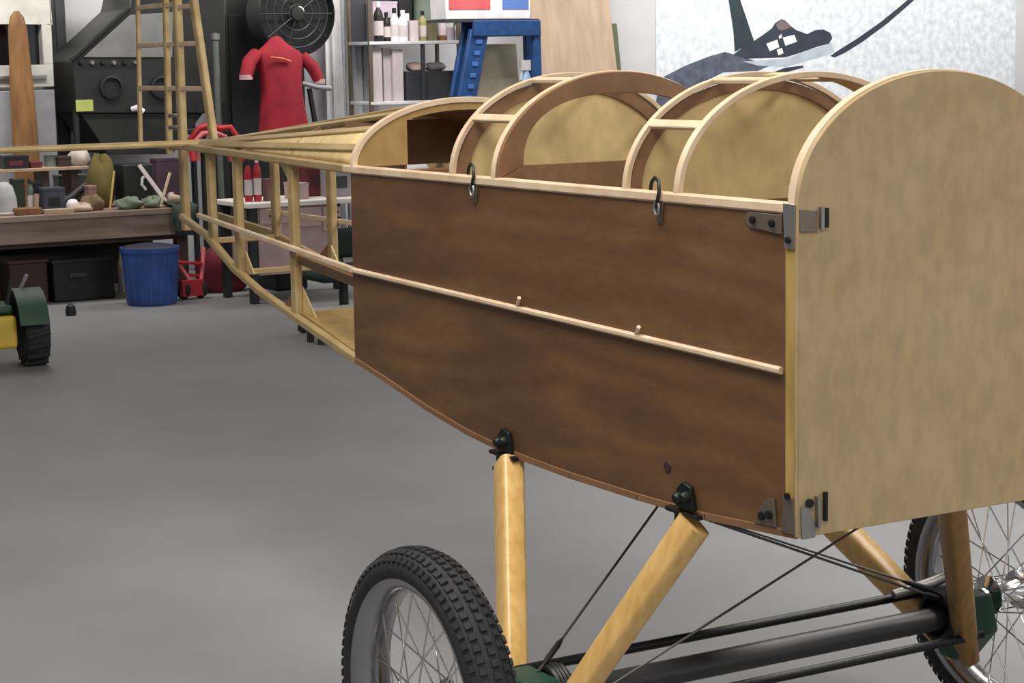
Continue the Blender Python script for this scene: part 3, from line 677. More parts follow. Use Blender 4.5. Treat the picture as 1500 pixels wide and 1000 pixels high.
def can(px0, px1, py, zb, y, mbody, label, group, name='paint_can', lid=STEEL):
    x0 = at(px0, py, y).x; x1 = at(px1, py, y).x; r = (x1-x0)/2; zt = at(px0, py, y).z; h = zt-zb; c = ((x0+x1)/2, y, zb)
    t = thing(name, label, 'can', c, group)
    MB().lathe([(r, 0), (r*1.03, h*.02), (r, h*.05), (r, h*.93), (r*1.03, h*.96), (r*1.03, h)], c, n=18).build('body', mbody, t)
    MB().lathe([(r*.98, h*.97), (r*.9, h*.98), (r*.85, h*.96), (0, h*.96)], c, n=18).build('lid', lid, t)
def carton(px0, px1, py, zb, y, dep, m, label, group=None, name='carton', cat='box', strip=None):
    x0 = at(px0, py, y).x; x1 = at(px1, py, y).x; zt = at((px0+px1)/2, py, y).z
    t = thing(name, label, cat, ((x0+x1)/2, y+dep/2, zb), group)
    MB().box((x0, y, zb), (x1, y+dep, zt-.004)).build('body', m, t, bevel=.004)
    g = (x1-x0)*.02
    MB().box((x0-.002, y-.002, zt-.02), (x1+.002, y+dep/2-.002, zt)).box((x0-.002, y+dep/2+.002, zt-.02), (x1+.002, y+dep+.002, zt)).build('lid_flap', m, t, bevel=.002)
    if strip: MB().box((x0+(x1-x0)*.2, y-.003, zb+(zt-zb)*.25), (x1-(x1-x0)*.25, y+.001, zb+(zt-zb)*.6)).build('paper_label', strip, t)
    return t
G = 'containers on the top steel shelf'
ya = Ys+.10
bottle(547, 560, 2, zs, ya, BLACKP, WHITE, 'slim black bottle at the left end of the steel shelf')
bottle(560, 571, 18, zs, ya+.02, BLACKP, BLACKP, 'short black bottle second from the left on the steel shelf')
bottle(571, 583, 12, zs, ya, WHITE, BLACKP, 'white bottle with black cap on the steel shelf')
bottle(583, 596, 15, zs, ya-.02, WHITE, WHITE, 'white bottle with white cap near the middle of the steel shelf')
can(598, 612, 30, zs, ya-.02, PALEB, 'pale grey tin on the steel shelf beside the white bottles', G)
bottle(613, 624, 16, zs, ya, mat('khaki_plastic', (150, 142, 96), .5), BLACKP, 'khaki bottle with black cap on the steel shelf')
can(625, 639, 30, zs, ya-.02, mat('olive_tin', (96, 92, 66), .5), 'olive tin on the steel shelf right of the khaki bottle', G)
bottle(640, 653, 8, zs, ya, mat('amber_plastic', (120, 88, 46), .4), BLACKP, 'amber bottle near the right end of the steel shelf')
can(654, 664, 40, zs, ya-.03, mat('lilac_tin', (168, 158, 170), .5), 'small lilac tin near the right end of the steel shelf', G)
bottle(666, 674, 30, zs, ya-.03, WHITE, WHITE, 'slender white bottle at the right end of the steel shelf')
yb_ = Ys+.26
carton(546, 582, 2, zs, yb_, .12, mat('lilac_carton', (186, 172, 186), .7), 'lilac carton at the back left of the steel shelf', G, strip=BLACKP)
carton(584, 603, -8, zs, yb_, .12, BLACKP, 'black carton behind the white bottles on the steel shelf', G, strip=WHITE)
can(606, 634, -6, zs, yb_+.04, mat('sage_tin', (112, 124, 112), .5), 'large sage green tin at the back of the steel shelf', G, name='paint_tin')
carton(637, 672, 4, zs, yb_, .12, DGREY, 'dark grey carton at the back right of the steel shelf', G, strip=CREAM)
# boards standing below the shelf
zf = zl[1]
for i, (p0, p1, pt, yy) in enumerate(((546, 560, 68, Ys+.06), (562, 574, 70, Ys+.10), (576, 591, 72, Ys+.06))):
    x0 = at(p0, 110, yy).x; x1 = at(p1, 110, yy).x; zt = min(zs-.03, at(p0, pt, yy).z)
    zlow = zl[2]
    single(MB().box((x0, yy, zlow), (x1, yy+.03, zt)), 'board', PALEB, ('leftmost pale board standing under the bottles on the steel shelves', 'middle pale board standing on the second steel shelf', 'right hand pale board standing on the second steel shelf')[i], 'board', 'boards on the second shelf', bevel=.003)
t = carton(596, 664, 104, zl[2], Ys+.05, .25, DGREY, 'open dark grey bin of scraps on the second steel shelf', name='parts_bin', cat='bin')
for i, (px, mm_, lb) in enumerate(((612, MAUVE, 'mauve rag draped on the dark bin under the steel shelf'), (640, mat('grey_rag', (120, 112, 116), .9), 'grey rag heaped on the dark bin under the steel shelf'))):
    v = at(px, 102, Ys+.15); zt = at(630, 104, Ys+.05).z
    single(MB().blob((v.x, Ys+.17, zt+.028), (.09, .07, .038), i+3), 'rag', mm_, lb, 'rag', angle=80)
# --- blue rack
Yk = 10.62
def kp(px, py): v = at(px, py, Yk); return Vector((v.x, Yk, v.z))
t = thing('storage_rack', 'blue perforated steel rack with a crossbeam left of the leaning plywood', 'rack', (kp(735, 100).x, Yk+.2, 0))
top = kp(701, 46); low = kp(682, 150); dirv = (low-top).normalized(); foot = low+dirv*(low.z/-dirv.z)
for dy in (0, .12):
    o = MB().bar(top+Vector((0, dy, 0)), foot+Vector((0, dy, 0)), .155, .05, up=(0, 1, 0)).build('post', BLUEM, t)
    if dy == 0:
        for k in range(11):
            c_ = top+dirv*(.08+.085*k)
            MB().bar(c_+Vector((-.02, -.028, 0)), c_+Vector((.03, -.028, 0)), .012, .032, up=(0, 0, 1)).build('slot', mat('slot_blue', (70, 110, 180), .5), o)
tr = kp(784, 30); zdk = kp(735, 28).z
for dy in (0, .12): MB().bar(Vector((tr.x, Yk+dy, zdk-.02)), Vector((tr.x+.03, Yk+dy, 0)), .07, .05, up=(0, 1, 0)).build('post', BLUEM, t)
l = kp(690, 42); r = kp(788, 42)
for dy in (-.03, .15): MB().bar(Vector((l.x, Yk+dy, l.z)), Vector((r.x, Yk+dy, l.z)), .03, .12).build('crossbeam', BLUEM, t, bevel=.004)
MB().box((kp(650, 20).x, Yk-.02, zdk-.02), (r.x, Yk+.26, zdk)).build('deck', DGREY, t)
zlo = kp(735, 165).z
MB().box((foot.x-.02+.25, Yk, zlo-.03), (tr.x, Yk+.30, zlo)).build('lower_deck', BLUEM, t)
# panel leaning inside the rack
x0 = kp(704, 100).x; x1 = kp(778, 100).x; z1 = kp(740, 64).z
single(MB().prism([(x0-.02, Yk+.16, zlo), (x1, Yk+.16, zlo), (x1, Yk+.22, z1), (x0+.03, Yk+.22, z1)], (0, .015, 0)), 'panel_board', TAN, 'beige board standing inside the blue rack', 'board', bevel=.002)
# spray bottle
v = at(771, 100, Yk+.07); zt = at(771, 88, Yk+.07).z
sb = thing('spray_bottle', 'white and light blue spray bottle inside the blue rack', 'bottle', (v.x, Yk+.07, zlo))
h = zt-zlo
MB().lathe([(.05, 0), (.055, .01), (.055, h*.55), (.02, h*.75), (.018, h*.8)], (v.x, Yk+.07, zlo), n=16).build('body', mat('pale_blue', (150, 182, 216), .4), sb)
MB().box((v.x-.05, Yk+.05, zlo+h*.8), (v.x+.03, Yk+.09, zlo+h)).bar((v.x-.035, Yk+.07, zlo+h*.82), (v.x-.05, Yk+.07, zlo+h*.62), .02, .01, up=(0, 1, 0)).build('trigger', WHITE, sb, bevel=.004)
# striped cooler box on top
x0, x1, z0, z1 = ext(652, -30, 777, 21, Yk)
cb = thing('cooler_box', 'red, white and blue printed box on top of the blue rack', 'box', ((x0+x1)/2, Yk+.2, zdk))
MB().box((x0, Yk, zdk), (x1, Yk+.24, z1)).build('body', WHITE, cb, bevel=.006)
xm = x0+(x1-x0)*.52
zz0 = at(700, 14, Yk).z
MB().box((x0+.03, Yk-.004, zz0), (xm, Yk+.004, z1-.02)).build('red_print', mat('red_print', (206, 92, 96), .6), cb)
MB().box((xm+(x1-xm)*.30, Yk-.004, zz0), (x1-.02, Yk+.004, z1-.02)).build('blue_print', mat('blue_print', (92, 122, 190), .6), cb)
# --- leaning plywood sheets
def lean(p0, p1, pt, yb, yt, m, label, zt=2.35, th=.018):
    x0 = at(p0, 60, (yb+yt)/2).x; x1 = at(p1, 60, (yb+yt)/2).x
    return single(MB().prism([(x0, yb, 0), (x1, yb, 0), (x1, yt, zt), (x0, yt, zt)], (0, th, 0)), 'plywood_sheet', m, label, 'plywood', bevel=.002)
lean(791, 908, 0, 11.35, 11.80, LEAN, 'tall tan plywood sheet leaning on the wall right of the blue rack')
lean(880, 917, 34, 11.62, 11.90, MOSS, 'mossy grey-green board behind the tall tan plywood sheet', zt=at(910, 34, 11.8).z)
# --- poster: aircraft over pale water
Yo = YW-.004
def op(px, py, k=0): v = at(px, py, Yo); return Vector((v.x, Yo-.0015*k, v.z))
pz0 = at(1100, 205, Yo).z
x0 = op(961, 80).x; x1 = op(1487, 80).x
po = MB().box((x0, Yo-.001, pz0), (x1, YW-.0005, 2.75)).build('wall_poster', mat('poster_paper', (234, 238, 242), .55, col2=(196, 203, 212), scale=15, detail=8), base=True)
tag(po, 'large pale poster of a dark low-wing aircraft on the back wall', 'poster')
def art(pts, k, name, m): return MB().prism([op(px, py, k) for px, py in pts], (0, .001, 0)).build(name, m, po)
INK = mat('poster_slate', (52, 60, 74), .55, col2=(44, 50, 62), scale=8)
MID = mat('poster_grey', (96, 102, 118), .55, col2=(68, 74, 90), scale=14, detail=8)
art([(961, 150), (965, 116), (1004, 96), (1040, 82), (1062, 76), (1090, 84), (1128, 96), (1110, 104), (1060, 106), (1035, 118), (1010, 130), (985, 150), (972, 168), (962, 175)], 1, 'wing_print', MID)
art([(1074, 80), (1092, 66), (1104, 60), (1116, 52), (1130, 42), (1135, 34), (1144, 28), (1150, 30), (1158, 38), (1166, 44), (1182, 50), (1194, 44), (1206, 43), (1216, 48), (1219, 56), (1214, 64), (1198, 68), (1170, 78), (1150, 84), (1092, 86)], 2, 'fuselage_print', INK)
art([(1066, -6), (1082, -6), (1092, 24), (1104, 60), (1076, 76), (1074, 44)], 3, 'fin_print', mat('poster_ink', (40, 54, 62), .55))
art([(1136, 36), (1143, 29), (1151, 32), (1158, 40), (1148, 44), (1140, 44)], 4, 'canopy_print', mat('poster_canopy', (120, 104, 108), .5))
art([(1088, 90), (1150, 86), (1218, 62), (1222, 76), (1200, 84), (1150, 98), (1110, 96)], 2, 'belly_print', mat('poster_pale', (176, 186, 198), .55))
art([(1216, 82), (1224, 76), (1256, 56), (1290, 32), (1322, 6), (1338, -8), (1348, -8), (1330, 8), (1300, 34), (1262, 62), (1236, 78), (1222, 84)], 3, 'wing_edge_print', INK)
art([(1132, 106), (1150, 99), (1176, 96), (1176, 99), (1154, 105)], 3, 'shadow_print', INK)
WM = mat('poster_white', (232, 234, 236), .5)
for pts in ([(1122, 64), (1138, 58), (1141, 69), (1127, 75)], [(1146, 55), (1163, 51), (1167, 61), (1150, 67)], [(1137, 73), (1145, 70), (1147, 78), (1140, 81)], [(1140, 53), (1144, 50), (1145, 55), (1141, 57)]):
    art(pts, 4, 'cross_marking', WM)

# ------------------------------------------------------------------ workbench and its clutter
YB = 10.0
xr = at(288, 325, YB).x; xl = at(-120, 340, YB).x
zb0 = at(130, 352, YB).z; zb1 = at(130, 311, YB).z
bn = thing('workbench', 'long low brown workbench with a thick boarded front across the left back', 'bench', ((xl+xr)/2, YB+.45, 0))
MB().box((xl, YB+.0, zb1-.04), (xr, YB+.9, zb1)).build('top', BENCHW, bn, bevel=.006)
MB().box((xl, YB+.02, zb0), (xr-.02, YB+.06, zb1-.04)).build('front_board', BENCHW, bn, bevel=.005)
MB().box((xl, YB+.10, zb0-.035), (xr-.05, YB+.14, zb0+.03)).build('lower_rail', DKWOOD, bn, bevel=.004)
MB().box((xr-.06, YB+.06, zb0), (xr-.02, YB+.86, zb1-.04)).build('end_board', DKWOOD, bn, bevel=.004)
for x in (xl+.06, at(90, 400, YB).x-.6, xr-.10):
    for y in (YB+.12, YB+.80): MB().box((x, y, 0), (x+.08, y+.08, zb0+.01)).build('leg', DKWOOD, bn, bevel=.004)
MB().box((xl+.1, YB+.84, .02), (xr-.1, YB+.87, zb0+.01)).build('back_panel', mat('dark_back', (50, 44, 42), .8), bn)
zt = zb1
# riser shelf: pale plank on two blocks
Yq = YB+.45
xa = at(-60, 252, Yq).x; xb = at(131, 250, Yq).x; zr = at(60, 246, Yq).z
rs = thing('riser_shelf', 'thin pale plank shelf raised on blocks at the left of the workbench', 'shelf', ((xa+xb)/2, Yq+.12, zt))
MB().box((xa, Yq, zr-.022), (xb, Yq+.25, zr)).build('plank', LEAN, rs, bevel=.003)
for x in (xa+.05, (xa+xb)/2+.12, xb-.12): MB().box((x, Yq+.03, zt), (x+.05, Yq+.22, zr-.022)).build('block', DKWOOD, rs, bevel=.003)
GR = 'things on the riser shelf'
carton(6, 42, 228, zr, Yq+.03, .16, BLACKP, 'black box on the left of the riser shelf', GR, strip=MAROON)
carton(45, 62, 237, zr, Yq+.03, .14, MAROON, 'small maroon box on the riser shelf', GR)
can(64, 83, 227, zr, Yq+.12, mat('grey_green_tin', (104, 110, 102), .5), 'grey-green tin on the riser shelf', GR)
carton(85, 104, 229, zr, Yq+.04, .14, mat('dark_brown_card', (60, 46, 40), .7), 'dark brown box on the right of the riser shelf', GR)
v = at(117, 246, Yq+.1); single(MB().blob((v.x, Yq+.11, zr+.05), (.075, .06, .066), 5), 'rag', mat('white_rag', (196, 184, 176), .9), 'crumpled white rag at the right end of the riser shelf', 'rag', GR, angle=80)
GB = 'clutter on the workbench'
# pale dome (helmet shell)
v = at(6, 300, YB+.2); z1 = at(6, 266, YB+.2).z; h = z1-zt
hm = thing('bucket', 'pale grey rounded tub upside down at the left of the workbench', 'tub', (v.x, YB+.2, zt), GB)
MB().lathe([(.095, 0), (.095, .012), (.085, .014), (.080, h*.5), (.06, h*.85), (.03, h*.98), (0, h)], (v.x, YB+.2, zt), n=24).build('shell', mat('pale_grey', (172, 172, 176), .5), hm)
MB().lathe([(.100, 0), (.104, .006), (.104, .014), (.098, .018)], (v.x, YB+.2, zt), n=24).build('rim', mat('tub_rim', (188, 178, 168), .5), hm)
# orange wood block with plank
x0, x1, _, _ = ext(24, 300, 62, 312, YB+.05)
single(MB().box((x0, YB+.05, zt), (x1, YB+.17, zt+.045)), 'wood_block', ORANGEW, 'orange-brown wood block lying on the front of the workbench', 'block', GB, bevel=.006)
x0, x1, _, _ = ext(62, 303, 108, 312, YB+.05)
single(MB().box((x0+.01, YB+.04, zt), (x1, YB+.10, zt+.030)), 'wood_offcut', LEAN, 'pale offcut right of the orange-brown wood block', 'wood', GB, bevel=.004)
v = at(54, 292, YB+.22); single(MB().bar((v.x, YB+.25, zt), (v.x+.01, YB+.25, at(54, 284, YB+.25).z), .03, .03, up=(0, 1, 0)), 'peg_block', LEAN, 'little upright tan peg behind the orange-brown wood block', 'peg', GB)
carton(63, 95, 275, zt, YB+.2, .16, SLATE, 'slate blue plastic crate on the workbench', GB, name='crate', strip=BLACKP)
carton(20, 36, 262, zt, YB+.30, .1, mat('dark_green_box', (40, 52, 38), .6), 'dark green box behind the wood block', GB)
bottle(38, 48, 262, zt, YB+.30, mat('grey_green_glass', (92, 104, 92), .3), BLACKP, 'grey-green bottle standing behind the wood block', group=GB)
carton(49, 62, 266, zt, YB+.32, .1, BLACKP, 'small black box between the bottle and slate crate', GB)
v = at(106, 292, YB+.15); single(MB().blob((v.x, YB+.15, zt+.036), (.045, .04, .046), 8, amp=.08), 'cup', WHITE, 'small round white cup right of the slate crate', 'cup', GB, angle=80)
a_ = at(84, 286, YB+.3); b_ = at(132, 262, YB+.36)
single(MB().tube([(a_.x, YB+.36, zt+.03), ((a_.x+b_.x)/2, YB+.40, zt+.075), (b_.x, YB+.44, b_.z-.04)], .028, 12), 'exhaust_pipe', mat('dark_pipe', (62, 62, 66), .45, metal=.4), 'dark bent pipe lying behind the white cup', 'pipe', GB)
carton(130, 141, 272, zt, YB+.2, .1, mat('pink_card', (150, 118, 110), .7), 'small pinkish box right of the dark pipe', GB)
v = at(152, 285, YB+.35); zz = at(157, 228, YB+.35).z
single(MB().blob((v.x, YB+.4, zt+(zz-zt)*.42), (.10, .1, (zz-zt)*.56), 11, amp=.18), 'canvas_bag', OLIVE, 'olive canvas sack heaped in the middle of the workbench', 'bag', GB, angle=80)
v = at(136, 292, YB+.16); single(MB().blob((v.x, YB+.16, zt+.04), (.08, .07, .055), 12, amp=.25), 'rag', mat('brown_rag', (112, 92, 70), .9), 'brown rag in front of the olive sack', 'rag', GB, angle=80)
a_ = at(158, 275, YB+.12); b_ = at(176, 252, YB+.12)
single(MB().tube([(a_.x, YB+.10, zt), (b_.x, YB+.24, b_.z)], .008, 8), 'dowel', POSTW, 'thin yellow dowel leaning on the olive sack', 'stick', GB)
v = at(202, 268, YB+.3); z1 = at(202, 240, YB+.3).z
pk = thing('tool_case', 'black tool case with a curved white handle on the workbench', 'case', (v.x, YB+.32, zt), GB)
x0, x1, _, _ = ext(181, 240, 226, 290, YB+.3)
MB().box((x0, YB+.3, zt), (x1, YB+.5, z1)).build('body', BLACKP, pk, bevel=.012)
e = at(212, 268, YB+.28); MB().tube([(e.x+.02, YB+.29, e.z+.05), (e.x-.02, YB+.27, e.z+.035), (e.x-.025, YB+.27, e.z-.01), (e.x+.005, YB+.28, e.z-.045)], .010, 8).build('handle', WHITE, pk)
a_ = at(208, 242, YB+.2); b_ = at(248, 292, YB+.14)
single(MB().bar((a_.x, YB+.26, a_.z), (b_.x, YB+.16, zt+.006), .028, .014, up=(0, 1, 0)), 'white_slat', PALEB, 'white slat leaning across the right end of the workbench', 'stick', GB)
a_ = at(241, 252, YB+.2); b_ = at(231, 288, YB+.1)
single(MB().bar((a_.x, YB+.10, a_.z), (b_.x, YB+.06, zt+.006), .018, .012, up=(0, 1, 0)), 'short_slat', LIGHTW, 'short pale slat crossing in front of the white slat', 'stick', GB)
for i, (px, r_, mm_, lb) in enumerate(((190, (.09, .08, .045), GREENC, 'grey-green cloth bundled at the front of the workbench'), (225, (.07, .08, .04), GREENC, 'grey-green cloth spread before the black tool case'), (256, (.07, .07, .05), TANP, 'crumpled tan paper at the right end of the workbench'), (118, (.10, .06, .03), TANP, 'flat tan paper bundle on the front middle of the workbench'))):
    v = at(px, 306, YB+.1); single(MB().blob((v.x, YB+.11, zt+r_[2]*.74), r_, 20+i, amp=.3), 'cloth_bundle', mm_, lb, 'cloth', GB, angle=80)
v = at(228, 292, YB+.5); carton(228, 262, 232, zt, YB+.62, .12, mat('plum_card', (70, 52, 66), .7), 'plum coloured box behind the crossed slats', GB)
carton(86, 128, 256, zt, YB+.73, .13, mat('grey_crate', (78, 80, 82), .6), 'grey crate at the back of the workbench under the riser shelf end', GB)
# rag hanging over the bench end
v = at(270, 316, YB-.02); z0 = at(270, 346, YB).z
rg = MB(); vs = []; fs = []; n = 14
for j in range(8):
    for i in range(n+1):
        u = i/n-.5; t = j/7; zz = zt+.012-(zt+.012-z0)*max(0, t-.3)/.7
        yy = YB-.03 if t > .3 else YB-.03+.18*(1-t/.3)
        vs.append((v.x+u*.20*(1-.3*t)+.01*math.sin(j), yy-.018*math.sin(i*1.6+j*.4)*t, zz+(.012*math.sin(i*1.3) if t <= .3 else 0)+.008))
for j in range(7):
    for i in range(n): fs.append((j*(n+1)+i, j*(n+1)+i+1, (j+1)*(n+1)+i+1, (j+1)*(n+1)+i))
o = single(rg.add(vs, fs), 'hanging_rag', mat('mossy_rag', (72, 84, 74), .9, scale=12, col2=(44, 54, 48)), 'mossy green rag hanging over the right end of the workbench', 'rag', angle=80)
sd = o.modifiers.new('thick', 'SOLIDIFY'); sd.thickness = .006

# under the bench
x0, x1, z0, z1 = ext(82, 374, 172, 428, YB+.1)
ck = thing('storage_crate', 'big black storage crate pushed under the workbench', 'crate', ((x0+x1)/2, YB+.4, 0))
MB().box((x0, YB+.16, 0), (x1, YB+.7, z1-.03)).build('body', BLACKP, ck, bevel=.01)
MB().box((x0-.012, YB+.148, z1-.05), (x1+.012, YB+.712, z1-.02)).build('lid', BLACKP, ck, bevel=.006)
MB().box((x0+.1, YB+.135, .16), (x0+.22, YB+.162, .19)).build('handle', DGREY, ck, bevel=.004)
x0, x1, z0, z1 = ext(14, 374, 70, 428, YB+.2)
ck = thing('toolbox', 'dark brown box left of the black crate under the workbench', 'box', ((x0+x1)/2, YB+.4, 0))
MB().box((x0, YB+.2, 0), (x1, YB+.6, z1-.05)).build('body', mat('umber_box', (66, 42, 40), .6), ck, bevel=.008)
MB().box((x0-.01, YB+.19, z1-.05), (x1+.01, YB+.61, z1-.03)).build('lid', DKWOOD, ck, bevel=.004)
for i, (p0, p1, pt, lb) in enumerate(((171, 181, 366, 'tall cream bottle between the black crate and blue bin'),)):
    pv = atz(176, 428, 0); yv = pv.y
    bottle(p0, p1, pt, 0, yv, mat('cream_plastic', (186, 182, 160), .5), mat('dirty_white', (190, 184, 170), .5), lb, group=None)
# blue bin
pv = atz(220, 449, 0); yv = pv.y+.14
r = (at(262, 410, yv).x-at(183, 410, yv).x)/2; xc_ = at(221, 410, yv).x; h = at(221, 364, yv-.14).z
bb_ = thing('blue_bin', 'round blue plastic bin standing on the floor before the workbench', 'bin', (xc_, yv, 0))
MB().lathe([(r*.84, 0), (r*.88, .015), (r*.95, h*.55), (r, h*.90), (r*1.04, h*.92), (r*1.05, h), (r*.98, h), (r*.93, h*.6), (r*.82, .02), (0, .02)], (xc_, yv, 0), n=40).build('tub', BLUEP, bb_)
for k in range(9):
    a = PI+PI*(k+.5)/9; MB().bar((xc_+r*.865*math.cos(a), yv+r*.865*math.sin(a), .02), (xc_+r*.985*math.cos(a), yv+r*.985*math.sin(a), h*.88), .022, .014, up=(math.cos(a), math.sin(a), 0)).build('rib', BLUEP, bb_)
MB().lathe([(0, h*.985), (r*.96, h*.985), (r*.97, h*.99), (r*.9, h*1.02), (r*.5, h*1.05), (0, h*1.06)], (xc_, yv, 0), n=30).build('shaded_top', mat('bin_shade', (38, 42, 60), .5), bb_)  # dark fill paints the shade at the top of the bin
# red hand truck at the bench end
pv = atz(283, 438, 0); yv = pv.y
tk = thing('hand_truck', 'red two-wheeled hand truck leaning at the right end of the workbench', 'hand truck', (pv.x, yv, 0))
def hp(px, py, dy=0): v = at(px, py, yv+dy); return Vector((v.x, yv+dy, v.z))
MB().tube([hp(248, 362, .10), hp(262, 386, .05), hp(280, 414)], .014, 10).build('side_rail', PINKP, tk)
MB().tube([hp(298, 362, .10), hp(297, 386, .05), hp(294, 418)], .014, 10).build('side_rail', PINKP, tk)
for py in (384, 402): MB().tube([hp(262+(py-386)*.6, py, .03), hp(296, py+2, .03)], .011, 8).build('cross_rail', REDP, tk)
MB().box((hp(266, 430).x, yv-.02, .02), (hp(298, 430).x, yv+.03, .13)).build('toe_plate', REDP, tk, bevel=.004)
for px in (271, 296):
    c_ = hp(px, 432); MB().lathe([(.03, -.02), (.06, -.018), (.066, 0), (.06, .018), (.03, .02)], (c_.x, yv+.03, .066), (1, .35, 0), 20).build('wheel', RUBBER, tk)
# maroon bag on the floor
pv = atz(322, 430, 0); single(MB().blob((pv.x+.07, pv.y+.10, .135), (.20, .12, .18), 31, amp=.12), 'duffel_bag', mat('dark_red_bag', (112, 34, 44), .8, scale=8), 'dark red bag slumped on the floor right of the hand truck', 'bag', angle=80)

# ------------------------------------------------------------------ small green tractor at the left edge
Yt = 7.55
def gp(px, py, y=Yt): v = at(px, py, y); return Vector((v.x, y, v.z))
cxw = at(47, 480, Yt).x
tt = thing('toy_tractor', 'small green and yellow ride-on tractor cut off by the left edge', 'tractor', (cxw-.3, Yt, 0))
def wheel(c, r, wd, ax, name='wheel'):
    ax = Vector(ax).normalized()
    o = MB().lathe([(r*.55, -wd*.45), (r*.9, -wd*.5), (r, -wd*.3), (r, wd*.3), (r*.9, wd*.5), (r*.55, wd*.45)], c, ax, 32)
    e1 = ax.cross(Vector((0, 0, 1))).normalized(); e2 = ax.cross(e1)
    for k in range(18):
        a = 2*PI*k/18; n_ = e1*math.cos(a)+e2*math.sin(a); t_ = -e1*math.sin(a)+e2*math.cos(a)
        o.bar(Vector(c)+n_*r+ax*(-wd*.46)+t_*.012, Vector(c)+n_*r+ax*(wd*.46)-t_*.012, .022, .024, up=n_)
    w_ = o.build(name, RUBBER, tt)
    MB().lathe([(r*.56, -wd*.40), (r*.5, -wd*.25), (r*.2, -wd*.2), (r*.2, -wd*.3), (0, -wd*.3)], c, ax, 24).build('wheel_disc', DGREY, w_)
axd = Vector((1, -.10, 0)).normalized()
R1 = .178
side = axd; fwd = Vector((.10, 1, 0)).normalized()
c0 = Vector((cxw, Yt, R1))
wheel(c0, R1, .125, side)
wheel(c0+fwd*.60+side*.115-Vector((0, 0, R1-.10)), .10, .085, side)
wheel(c0-side*.62, R1, .15, side); wheel(c0-side*.70+fwd*.60-Vector((0, 0, R1-.10)), .10, .085, side)
MB().tube([c0-side*.70+fwd*.60-Vector((0, 0, R1-.10)), c0+side*.115+fwd*.60-Vector((0, 0, R1-.10))], .014, 10).build('front_axle', BLACKM, tt)
def obox(c, a, b_, lo, hi, nm, m, bev=.012):
    "box along side (a range), fwd (b range), z"
    q = [c+side*a[i]+fwd*b_[j] for i, j in ((0, 0), (1, 0), (1, 1), (0, 1))]
    return MB().prism([Vector((p_.x, p_.y, lo)) for p_ in q], (0, 0, hi-lo)).build(nm, m, tt, bevel=bev)
g0 = Vector((c0.x, c0.y, 0))
obox(g0, (-.48, -.14), (-.02, .80), .15, .27, 'chassis', BLACKM)
obox(g0, (-.46, -.16), (.22, .86), .30, .46, 'hood', TGREEN, .03)
obox(g0, (-.52, -.105), (-.16, .04), .11, .28, 'side_panel', YELLOW, .02)
obox(g0, (-.50, -.12), (-.14, .10), .29, .335, 'seat', TGREEN, .015)
obox(g0, (-.48, -.14), (.06, .12), .33, .44, 'seat_back', TGREEN, .02)
for k_ in range(3): MB().tube([g0+side*(-.40+.13*k_)-fwd*.10+Vector((0, 0, .33)), g0+side*(-.36+.13*k_)-fwd*.02+Vector((0, 0, .40+.03*k_))], .012, 8).build('hand_grip', BLACKP if k_ != 1 else GREYPAN, tt)
for s_ in (0, -.62):
    fe = []
    for i in range(9):
        a = PI*.08+PI*.84*i/8; fe.append((math.cos(a), math.sin(a)))
    O = [c0+side*(s_-.10)+fwd*(-u*(R1+.055))+Vector((0, 0, v_*(R1+.05))) for u, v_ in fe]; I = [c0+side*(s_-.10)+fwd*(-u*(R1+.04))+Vector((0, 0, v_*(R1+.035))) for u, v_ in fe]
    MB().ring(O, I, side*.15).build('fender', TGREEN, tt)
st = g0-side*.31+fwd*.20
MB().tube([st+Vector((0, 0, .44)), st-fwd*.06+Vector((0, 0, .52))], .012, 8).build('steering_column', BLACKM, tt)
sc_ = st-fwd*.06+Vector((0, 0, .525)); MB().tube([sc_+side*.11*math.cos(t)+(fwd*.8+Vector((0, 0, .35)))*.11*math.sin(t) for t in [2*PI*i/24 for i in range(24)]], .010, 8, closed=True).build('steering_wheel', BLACKP, tt)
lv = g0-side*.06+fwd*.05; MB().tube([lv+Vector((0, 0, .36)), lv+side*.05-fwd*.03+Vector((0, 0, .47))], .010, 8).build('lever', GREYPAN, tt)
pv = atz(104, 462, 0)
single(MB().lathe([(.0, 0), (.03, .0), (.034, .02), (.028, .06), (.01, .075), (0, .076)], (pv.x, pv.y, 0), n=14), 'rubber_stop', BLACKP, 'tiny black rubber stop on the floor right of the tractor', 'stop')

# ------------------------------------------------------------------ things seen through the open tail bay
Y2 = 9.2
xa = at(352, 298, Y2).x; xb = at(560, 294, Y2).x; z2 = at(450, 294, Y2).z
tb = thing('work_table', 'low white-edged table seen through the open tail frame', 'table', ((xa+xb)/2, Y2+.3, 0))
MB().box((xa+.05, Y2, z2-.03), (xb, Y2+.6, z2)).build('table_top', mat('table_edge', (226, 218, 210), .6), tb, bevel=.004)
for x in (xa+.08, xb-.12):
    for y in (Y2+.05, Y2+.5): MB().box((x, y, 0), (x+.05, y+.05, z2-.03)).build('leg', BLACKM, tb, bevel=.003)
dz = z2-.03
x0, x1, _, _ = ext(376, 320, 420, 330, Y2+.08)
dr = MB().box((x0, Y2+.06, .18), (at(500, 320, Y2).x, Y2+.55, dz)).build('drawer_case', MAUVE, tb, bevel=.004)
for (p0, p1, q0, q1) in ((380, 424, 303, 328), (430, 470, 303, 332), (473, 499, 303, 318), (473, 499, 322, 338)):
    a0, a1, b0, b1 = ext(p0, q0, p1, q1, Y2+.05)
    o = MB().box((a0, Y2+.045, b0), (a1, Y2+.07, b1)).build('drawer', mat('rosy_front', (182, 156, 150), .6), tb, bevel=.004)
    MB().bar(((a0+a1)/2-.04, Y2+.035, (b0+b1)/2), ((a0+a1)/2+.04, Y2+.035, (b0+b1)/2), .012, .012).build('drawer_pull', DGREY, o)
GT = 'things on the white-edged table'
